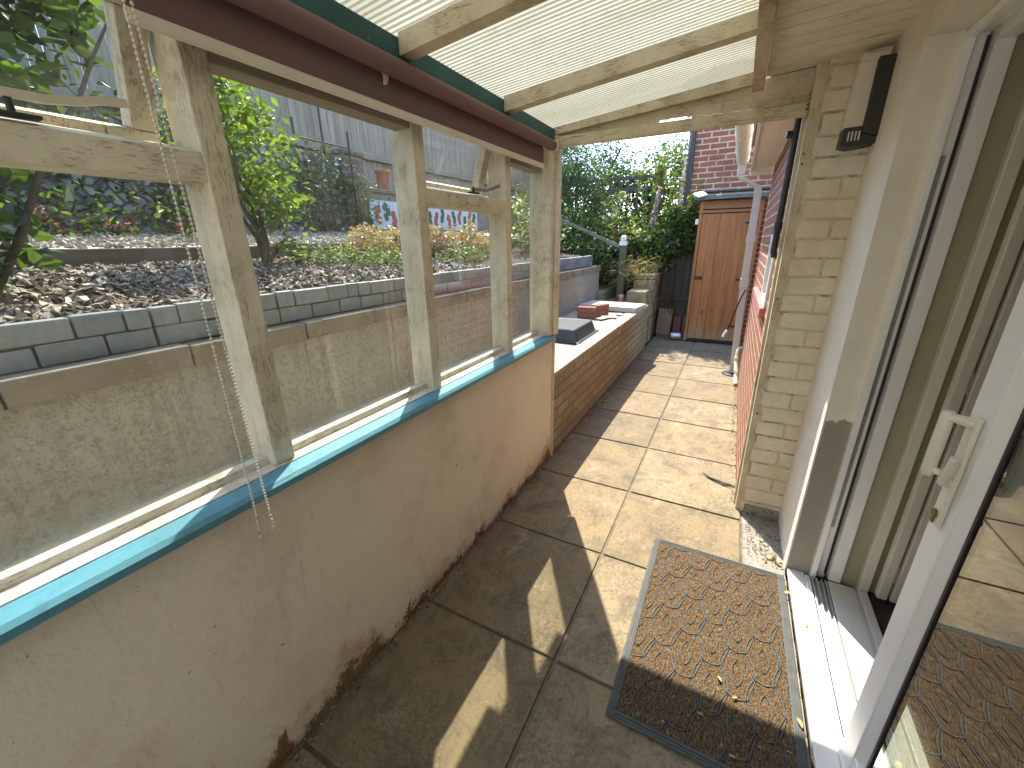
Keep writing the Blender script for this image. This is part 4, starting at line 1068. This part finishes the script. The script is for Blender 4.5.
for ci in range(-1, 8):
    x = -.041 + PX * (ci - 1); off = 0 if (ci % 2 == 1) else PY / 2
    for rj in range(-1, 7):
        y = .989 + off + PY * rj
        w = .018; hh = .052
        eye = [(x + w * math.sin(2 * PI * i / 24) * (abs(math.sin(2 * PI * i / 24)) ** .7), y + hh * math.cos(2 * PI * i / 24)) for i in range(25)]
        clipline(eye)
        c = cellrim(x, y); clipline(c)
        clipline([(2 * x - p[0], p[1]) for p in c])
        clipline([(x - .028, y + .098), (x, y + .088), (x + .028, y + .098)])
rb.build('rubber_pattern', M['rubber'], mt_)

def dryleaf(x, y, z, L, rz, label, tilt=.15):
    mb = MB(); n = 6; vs = []
    for i in range(n + 1):
        t = i / n; w = .42 * L * math.sin(PI * min(1, t * .98 + .02)) ** .8 * .5 + .0006; c = .10 * L * math.sin(PI * t)
        vs += [((t - .5) * L, -w, c + .10 * w), ((t - .5) * L, 0, c - .0), ((t - .5) * L, w, c + .25 * w)]
    fs = []
    for i in range(n): a = i * 3; fs += [(a, a + 1, a + 4, a + 3), (a + 1, a + 2, a + 5, a + 4)]
    vs2 = [(p[0], p[1], p[2] + .0008) for p in vs]
    mb.add(vs, [f[::-1] for f in fs]); mb.add(vs2, fs)
    o = mb.build('fallen_leaf', M['leafdry'], None, False); o.location = (x, y, z); o.rotation_euler = (tilt, .05, rz)
    return tag(o, label, 'leaf', 'fallen leaves')
lit = lambda x, y: .003
scatter_chips('leaf_litter', -.988, -.955, .2, 2.4, lit, 420, .010, .003, M['litter'])
scatter_chips('leaf_litter', -.99, -.93, 2.5, 5.8, lit, 260, .012, .004, M['litter'])
scatter_chips('leaf_litter', .25, .40, 1.93, 2.31, lit, 130, .010, .003, M['litter'])
scatter_chips('leaf_litter', .16, .235, 2.42, 5.0, lit, 220, .012, .004, M['litter'])
scatter_chips('leaf_litter', -.95, .2, .3, 6.3, lit, 240, .007, .002, M['litter'])
scatter_chips('leaf_litter', -.10, .40, .93, 1.1, lambda x, y: .013, 22, .012, .003, M['litter'])
dryleaf(.390, 1.18, .016, .032, 1.9, 'yellow fallen leaf on the right border of the doormat')
dryleaf(.205, 1.17, .017, .018, .6, 'small tan leaf in the middle of the doormat')
dryleaf(.158, 1.215, .017, .022, 2.2, 'pale curled leaf near the centre of the doormat pattern')
dryleaf(.352, .985, .016, .026, .2, 'brown leaf on the near right corner of the doormat')
dryleaf(.335, .97, .015, .020, 1.1, 'rusty leaf fragment at the near edge of the doormat')
dryleaf(.355, 1.985, .006, .045, .5, 'largest tan leaf on the rough concrete by the doorway corner')
dryleaf(.385, 1.955, .006, .035, 2.4, 'brown leaf against the doorway corner on the concrete')
dryleaf(.33, 1.945, .006, .028, 1.4, 'small leaf between the doormat and the doorway corner')
dryleaf(.405, 1.755, .020, .030, .3, 'pale leaf lodged between doormat and door threshold')
dryleaf(.455, 1.60, .020, .020, 1.0, 'dark red-brown leaf scrap on the white door threshold')
dryleaf(.215, 2.56, .006, .04, .7, 'yellow leaf beside the tip of the grey twig')
dryleaf(.19, 2.50, .006, .025, 1.9, 'small yellow leaf just below the grey twig tip')
tw = MB().tube([(.0, 2.66, .012), (.05, 2.615, .010), (.11, 2.585, .014), (.17, 2.58, .010), (.21, 2.57, .008)], [.003, .007, .008, .006, .003], 7)
tw.tube([(.09, 2.595, .014), (.13, 2.57, .016), (.18, 2.555, .010)], [.003, .005, .002], 6)
tag(tw.build('twig', M['rubber']), 'grey dried twig lying on the paving beside the exit post', 'twig')

# ------------------------------------------------------------------ PLANTS
def leaves_mesh(centres, sizes, normals_up=.3, fold=.25, aspect=.5, droop=0.0):
    """one folded diamond-ended leaf per centre"""
    n = len(centres); c = np.asarray(centres, float)
    d = rng.normal(size=(n, 3)); d[:, 2] = d[:, 2] * .6 - droop; d /= np.linalg.norm(d, axis=1, keepdims=True)
    up = rng.normal(size=(n, 3)) * .6; up[:, 2] += normals_up * 2
    s = np.cross(d, up); s /= np.linalg.norm(s, axis=1, keepdims=True) + 1e-9
    nn = np.cross(s, d)
    L = np.asarray(sizes).reshape(-1, 1); W = L * aspect * .5
    base = c - d * L * .5; tip = c + d * L * .5 - nn * L * .08; mid = c - d * L * .08 - nn * L * fold * .2
    a = c - d * L * .12 + s * W + nn * L * fold * .15; b = c - d * L * .12 - s * W + nn * L * fold * .15
    a2 = c + d * L * .18 + s * W * .75 + nn * L * fold * .1; b2 = c + d * L * .18 - s * W * .75 + nn * L * fold * .1
    V = np.stack([base, a, a2, tip, b2, b, mid], 1).reshape(-1, 3)
    F = []
    for i in range(n):
        o = i * 7; F += [(o, o + 1, o + 2, o + 6), (o + 6, o + 2, o + 3), (o, o + 6, o + 4, o + 5), (o + 6, o + 3, o + 4)]
    return V, F
def leafobj(name, mat, parent, V, F):
    me = bpy.data.meshes.new(name); me.from_pydata(V.tolist(), [], F); me.materials.append(mat); me.update()
    o = bpy.data.objects.new(name, me); COL.objects.link(o)
    if parent is not None: o.parent = parent; o.matrix_parent_inverse = Matrix.Translation(parent.location).inverted()
    return o
def grow(base, tips, r0, parent, name='trunk', mat='trunk', bend=.06):
    """stems from the base to each tip, and the list of points along them"""
    mb = MB(); pts_all = []
    for tpt in tips:
        b = Vector(base) + Vector((random.gauss(0, r0), random.gauss(0, r0), 0)); t = Vector(tpt); m = 6
        pts = []
        for i in range(m + 1):
            f = i / m; p = b.lerp(t, f); p += Vector((random.gauss(0, bend), random.gauss(0, bend), 0)) * (f * (1 - f) * 3); p.z += .12 * (t - b).length * f * (1 - f)
            pts.append(p)
        mb.tube(pts, [r0 * (1 - .8 * i / m) + .0015 for i in range(m + 1)], 6); pts_all += pts[2:]
    o = mb.build(name, M[mat], parent)
    return pts_all
def plant(name, label, cat, base, blobs, nleaf, lsize, leafm, stems=6, r0=.012, group=None, aspect=.5, droop=.1, clump=.09, accents=(), crown='foliage'):
    """blobs: ellipsoids (centre, radii). Leaves sit in clumps inside them, so gaps show through."""
    t = thing(name, label, cat, base, group)
    tips = []
    for k in range(stems):
        c, r = blobs[k % len(blobs)]
        tips.append([c[i] + random.uniform(-.75, .75) * r[i] for i in range(3)])
    pts = grow(base, tips, r0, t, 'trunk' if stems < 4 else 'stem')
    vol = np.array([r[0] * r[1] * r[2] for c, r in blobs]) ** (2 / 3); vol = vol / vol.sum()
    cent = []
    ncl = max(8, nleaf // 14)
    for k in range(ncl):
        c, r = blobs[rng.choice(len(blobs), p=vol)]
        u = rng.normal(size=3); u /= np.linalg.norm(u); rad = rng.uniform(.35, 1.0) ** .6 * rng.uniform(.85, 1.08)
        q = np.array(c) + u * np.array(r) * rad
        cent.append(q)
    cent = np.array(cent)
    idx = rng.integers(0, ncl, nleaf)
    P = cent[idx] + rng.normal(size=(nleaf, 3)) * clump
    S = lsize * rng.uniform(.6, 1.35, nleaf)
    V, F = leaves_mesh(P, S, aspect=aspect, droop=droop)
    leafobj(crown, M[leafm], t, V, F)
    for (nm, mt, cnt, sz, sp) in accents:
        ii = rng.integers(0, ncl, max(1, cnt // sp)); A = np.repeat(cent[ii], sp, 0) + rng.normal(size=(len(ii) * sp, 3)) * sz * .7
        A += (A - A.mean(0)) * .06
        V, F = leaves_mesh(A, sz * rng.uniform(.7, 1.2, len(A)), aspect=.8)
        leafobj(nm, M[mt], t, V, F)
    return t

# bed by the windows
plant('dark_shrub', 'large dark-leaved shrub close behind the leftmost window', 'shrub', (-2.25, .40, ter(-2.25, .4)),
      [((-2.25, .36, 1.85), (.30, .34, .40)), ((-2.3, .42, 2.35), (.38, .45, .35)), ((-2.2, .22, 1.5), (.22, .22, .22)), ((-2.35, .7, 2.5), (.3, .35, .3))], 2300, .085, 'dark', 7, .014, clump=.07, aspect=.6,
      accents=(('leaf_sprays', 'lime', 70, .085, 2),))
plant('lime_bush', 'lime-leaved young bush on thin stems standing in the bark bed', 'shrub', (-2.72, 1.68, ter(-2.72, 1.68)),
      [((-2.70, 1.68, 2.02), (.30, .30, .34)), ((-2.72, 1.60, 2.3), (.24, .26, .2)), ((-2.68, 1.78, 1.78), (.22, .24, .16)), ((-2.75, 1.5, 2.0), (.2, .25, .3))], 1900, .056, 'lime', 6, .014, clump=.055, aspect=.52)
plant('lime_sprout', 'small lime sprout at the foot of the lime-leaved bush', 'plant', (-2.62, 1.82, ter(-2.62, 1.82)), [((-2.62, 1.84, 1.46), (.08, .11, .06))], 60, .05, 'lime', 3, .004, clump=.03)
def mound(name, label, cat, c, r, n, size, m, group=None, accents=()):
    return plant(name, label, cat, (c[0], c[1], c[2] - r[2] * .6), [(c, r)], n, size, m, 5, .004, group, .6, 0, .035, accents)
mound('green_sedum', 'low green sedum mat at the left end of the orange sedum', 'plant', (-2.62, 2.15, 1.385), (.18, .32, .075), 700, .028, 'lowgreen')
mound('green_sedum', 'low green sedum in front of the orange sedum left of the middle post', 'plant', (-2.42, 2.45, 1.36), (.16, .34, .075), 800, .028, 'lowgreen', 'low green sedum mats')
mound('orange_sedum', 'orange-tipped sedum clump just left of the middle window post', 'plant', (-2.72, 2.72, 1.46), (.22, .36, .15), 2000, .036, 'sedum', 'orange sedum clumps')
mound('orange_sedum', 'yellow-green and orange sedum clump just right of the middle window post', 'plant', (-2.72, 3.35, 1.47), (.2, .22, .16), 1000, .036, 'sedum', 'orange sedum clumps', (('leaf_sprays', 'lime', 120, .03, 2),))
mound('orange_sedum', 'largest orange sedum clump in the vent window bay', 'plant', (-2.62, 3.85, 1.47), (.24, .42, .17), 2200, .036, 'sedum', 'orange sedum clumps')
mound('orange_sedum', 'farthest pinkish sedum clump beside the vent bay post', 'plant', (-2.75, 4.6, 1.46), (.2, .3, .11), 900, .032, 'sedum', 'orange sedum clumps')
mound('green_sedum', 'low green sedum below the largest orange clump', 'plant', (-2.30, 3.35, 1.355), (.14, .4, .085), 700, .028, 'lowgreen', 'low green sedum mats')
plant('pale_rose', 'rose bush with pale flowers behind the narrow window pane', 'rose bush', (-2.5, 5.25, ter(-2.5, 5.2)), [((-2.5, 5.2, 1.75), (.35, .45, .38)), ((-2.45, 5.5, 1.55), (.3, .4, .25))], 1700, .055, 'leaf', 7, .01,
      accents=(('blossom', 'white', 160, .05, 5),))
# pink valerian along the flint wall
for k, (y, x, h, lab) in enumerate(((1.02, -3.72, .34, 'pink-flowered valerian left of the bead chain by the flint wall'), (1.32, -3.75, .42, 'tallest pink valerian by the flint wall near the bead chain'), (1.75, -3.72, .34, 'pink valerian just right of the bead chain by the flint wall'))):
    plant('pink_valerian', lab, 'flower', (x, y, 1.52), [((x, y, 1.62), (.14, .16, .12))], 260, .05, 'lime' if k == 1 else 'leaf', 6, .005, 'pink valerian plants', accents=(('blossom', 'pink', 150, .026, 18),))
plant('wall_creeper', 'grey-green creeper trained up the wire trellis', 'climber', (-3.92, 3.3, 1.55), [((-3.9, 3.25, 2.0), (.08, .42, .5)), ((-3.9, 2.8, 2.1), (.08, .3, .4)), ((-3.9, 3.7, 1.9), (.08, .25, .35))], 1700, .045, 'conifer', 8, .008, clump=.07)
plant('wall_ivy', 'dull green ivy covering the flint wall behind the lime-leaved bush', 'climber', (-3.98, 2.1, 1.52), [((-3.97, 1.9, 2.1), (.08, .5, .55)), ((-3.97, 1.1, 2.2), (.1, .5, .5)), ((-3.97, .2, 2.3), (.12, .7, .5))], 1900, .06, 'dark', 8, .008, clump=.09)
plant('overhanging_tree', 'dark leafy tree overhanging the fence behind the leftmost vent', 'tree', (-3.7, -.1, 1.5), [((-3.5, .2, 3.0), (.6, .9, .6)), ((-3.2, .9, 3.2), (.5, .6, .4))], 2600, .085, 'dark', 3, .05, clump=.13,
      accents=(('leaf_sprays', 'lime', 120, .09, 2),))

# beyond the exit: left hand planting
plant('rose_bush', 'bushy rose with pale and red flowers left of the handrail', 'rose bush', (-2.1, 7.0, 1.2),
      [((-2.0, 6.75, 1.62), (.40, .35, .28)), ((-2.55, 6.8, 1.70), (.45, .4, .32)), ((-3.0, 6.6, 1.75), (.4, .4, .3)), ((-1.6, 7.0, 1.5), (.35, .3, .22))], 3600, .06, 'leaf', 9, .012,
      accents=(('blossom', 'white', 170, .05, 5), ('blossom', 'red', 40, .055, 8), ('leaf_sprays', 'sedum', 60, .05, 3)))
plant('hedge_plant', 'pale green bush in front of the picket fence right of the handrail post', 'shrub', (-1.75, 7.4, 1.2), [((-1.7, 7.35, 1.55), (.42, .25, .25)), ((-1.25, 7.45, 1.42), (.3, .25, .22))], 1700, .05, 'lime', 7, .01)
cn = plant('conifer_tree', 'feathery dark conifer tree in front of the picket fence', 'tree', (-3.1, 7.4, 1.3),
      [((-2.62, 7.2, 2.2), (.42, .3, .45)), ((-2.75, 7.25, 2.7), (.5, .35, .4)), ((-2.2, 7.25, 1.95), (.4, .25, .28)), ((-3.3, 7.4, 3.0), (.6, .4, .5)), ((-2.35, 7.2, 2.45), (.3, .25, .25))], 7000, .062, 'conifer', 3, .05, clump=.085, aspect=.28, crown='crown')
plant('feathery_tree', 'tall airy tree rising behind the picket fence against the sky', 'tree', (-3.5, 10.2, 1.4),
      [((-3.4, 10, 3.3), (1.0, .8, .6)), ((-2.5, 9.9, 3.1), (.75, .6, .45)), ((-4.2, 10.2, 3.6), (1.0, .8, .6)), ((-3.1, 10.0, 2.6), (1.3, .7, .6))], 9000, .085, 'conifer', 3, .08, clump=.11, aspect=.26, crown='crown')
plant('white_shrub', 'cream-flowered shrub against the picket fence', 'shrub', (-1.95, 7.62, 1.3), [((-1.9, 7.58, 2.0), (.26, .10, .24))], 180, .06, 'leaf', 5, .008, clump=.05, accents=(('blossom', 'yellowwhite', 190, .06, 10),))
plant('laurel_hedge', 'dense dark hedge close behind the picket fence', 'hedge', (-2.3, 8.6, 1.2), [((-3.1, 8.5, 2.1), (.8, .3, .75)), ((-2.0, 8.5, 2.1), (.75, .3, .72)), ((-1.4, 8.4, 1.9), (.35, .25, .7))], 8000, .085, 'dark', 8, .015)
plant('low_shrub', 'low pale-leaved shrub below the handrail behind the retaining wall end', 'shrub', (-2.3, 6.25, 1.1), [((-2.2, 6.3, 1.35), (.4, .22, .2)), ((-1.85, 6.45, 1.22), (.25, .2, .2)), ((-2.8, 6.2, 1.45), (.4, .2, .2))], 1900, .05, 'leaf', 7, .008, accents=(('blossom', 'white', 60, .04, 4),))
plant('corner_vine', 'leafy green vine hanging over the dark side fence left of the shed', 'climber', (-.82, 6.98, .3), [((-.86, 6.98, 1.72), (.20, .07, .25)), ((-.74, 6.99, 1.45), (.16, .06, .25)), ((-.95, 6.95, 1.3), (.14, .08, .28))], 1300, .07, 'leaf', 7, .006, clump=.05, accents=(('leaf_sprays', 'lime', 160, .065, 2),))
# foxglove-like spike
sp = thing('flower_spike', 'tall mauve and white flower spike beside the fence end post', 'flower', (-1.28, 7.3, 1.2))
MB().tube([(-1.30, 7.3, 1.1), (-1.30, 7.3, 1.6), (-1.22, 7.3, 2.28)], [.012, .01, .004], 7).build('stem', M['cane'], sp)
P = []
for k in range(170):
    f = k / 170; a = k * 2.4; r = .045 * (1.1 - f * .7)
    P.append((-1.30 + .075 * f + r * math.cos(a), 7.3 + r * math.sin(a), 1.62 + .64 * f))
V, F = leaves_mesh(P, .042 * rng.uniform(.8, 1.2, 170), aspect=.8); leafobj('flower_bell', M['mauve'], sp, V, F)
# bamboo
bb = thing('bamboo', 'tall bamboo clump in the corner left of the brick house', 'bamboo', (-1.1, 7.5, .2))
P = []
for k in range(26):
    bx, by = -1.08 + random.gauss(0, .13), 7.62 + random.gauss(0, .12)
    h = random.uniform(1.5, 3.3); tx, ty = random.gauss(0, .16), random.gauss(0, .1)
    pts = [(bx + tx * (i / 6) ** 2 * 1.2, by + ty * (i / 6) ** 2, .1 + h * i / 6) for i in range(7)]
    MB().tube(pts, [.008 - .001 * i for i in range(7)], 6).build('cane', M['cane'], bb)
    for q in range(60):
        f = random.uniform(.28, 1.0); i = min(5, int(f * 6)); p = Vector(pts[i]).lerp(Vector(pts[i + 1]), f * 6 - i)
        P.append((p.x + random.gauss(0, .07), p.y + random.gauss(0, .07), p.z + random.gauss(0, .05)))
V, F = leaves_mesh(P, .135 * rng.uniform(.6, 1.25, len(P)), aspect=.17, droop=.35); leafobj('leaf_spray', M['bamboo'], bb, V, F)
plant('corner_shrub', 'bright green leafy plant spilling over the mossy wall below the bamboo', 'shrub', (-1.15, 7.2, 1.0), [((-1.1, 7.15, 1.45), (.30, .25, .22)), ((-.95, 7.2, 1.75), (.22, .2, .2)), ((-.95, 7.5, 1.3), (.2, .3, .25))], 1500, .065, 'leaf', 7, .008,
      accents=(('leaf_sprays', 'lime', 150, .06, 3),))
plant('fern', 'dark fern hanging in the shadowed corner beside the shed', 'fern', (-.85, 7.5, .9), [((-.82, 7.4, 1.12), (.2, .15, .14))], 420, .07, 'dark', 5, .005, aspect=.2)
plant('shed_creeper', 'lime creeper tendrils reaching over the shed roof corner', 'climber', (-.75, 7.05, 1.6), [((-.66, 6.95, 2.1), (.12, .10, .16)), ((-.72, 7.0, 1.85), (.1, .1, .2))], 120, .075, 'lime', 5, .005, clump=.04)
dg = thing('dry_grass', 'dry straw-coloured grass tufts on the steps behind the mossy wall', 'grass tuft', (-1.25, 6.5, .7))
P = [(-1.36 + random.gauss(0, .16), 6.55 + random.gauss(0, .22), 1.02 + random.gauss(0, .10)) for _ in range(520)]
V, F = leaves_mesh(P, .16 * rng.uniform(.5, 1.2, len(P)), aspect=.06, droop=-.4); leafobj('blade', M['dry'], dg, V, F)
plant('step_weeds', 'green weeds growing over the garden steps beside the handrail post', 'plant', (-1.7, 6.6, .8), [((-1.75, 6.6, 1.0), (.3, .3, .14)), ((-1.2, 6.9, 1.2), (.15, .3, .1))], 700, .045, 'leaf', 5, .005)
plant('distant_tree', 'rounded far tree showing above the roofline beside the brick house', 'tree', (-3.6, 26, 1.0), [((-3.6, 26, 5.2), (1.5, 1.5, 1.2)), ((-2.6, 26, 4.6), (1.2, 1.2, 1.0))], 2600, .22, 'dark', 3, .15, clump=.25, crown='crown')

# ------------------------------------------------------------------ light, sky, camera
el = R_(52.5); az = Vector((-.521, .8536, 0)).normalized()
sv = Vector((az.x * math.cos(el), az.y * math.cos(el), math.sin(el)))
sl_ = bpy.data.lights.new('sun', 'SUN'); sl_.energy = 2.0; sl_.angle = R_(.53); sl_.color = (1, .93, .80)
so = bpy.data.objects.new('sun', sl_); COL.objects.link(so); so.rotation_euler = sv.to_track_quat('Z', 'Y').to_euler(); so.location = (-4, 6, 9)
w = bpy.data.worlds.new('World'); sc.world = w; w.use_nodes = True
nt = w.node_tree; nt.nodes.clear()
sky = nt.nodes.new('ShaderNodeTexSky'); sky.sky_type = 'NISHITA'; sky.sun_disc = False
sky.sun_elevation = el; sky.sun_rotation = math.atan2(az.x, az.y); sky.air_density = 1.0; sky.dust_density = .5; sky.ozone_density = 1.5
bg = nt.nodes.new('ShaderNodeBackground'); bg.inputs[1].default_value = .15
wo = nt.nodes.new('ShaderNodeOutputWorld'); nt.links.new(sky.outputs[0], bg.inputs[0]); nt.links.new(bg.outputs[0], wo.inputs[0])

f = 404.7; PP = (512, 384)
d = Vector((18, 1150, f)).normalized(); Yc = Vector((228, -146, f)).normalized(); Zc = -d
Yc = (Yc - Zc * Yc.dot(Zc)).normalized(); Xc = Yc.cross(Zc)
rows = [Xc, Yc, Zc]   # world axes in camera (x right, y down, z forward)
cam = bpy.data.cameras.new('camera'); cam.sensor_width = 36; cam.lens = f / 1024 * 36; cam.clip_start = .02; cam.clip_end = 1000
co = bpy.data.objects.new('camera', cam); COL.objects.link(co)
m3 = Matrix([[r[0], -r[1], -r[2]] for r in rows])
co.matrix_world = Matrix.Translation((0, 0, 1.48)) @ m3.to_4x4()
sc.camera = co
sc.view_settings.view_transform = 'Standard'; sc.view_settings.look = 'None'; sc.view_settings.exposure = 2.7; sc.view_settings.gamma = 1
sc.cycles.max_bounces = 10; sc.cycles.diffuse_bounces = 5; sc.cycles.transparent_max_bounces = 16; sc.cycles.use_denoising = True
sc.cycles.caustics_reflective = False; sc.cycles.caustics_refractive = False; sc.cycles.sample_clamp_indirect = 6
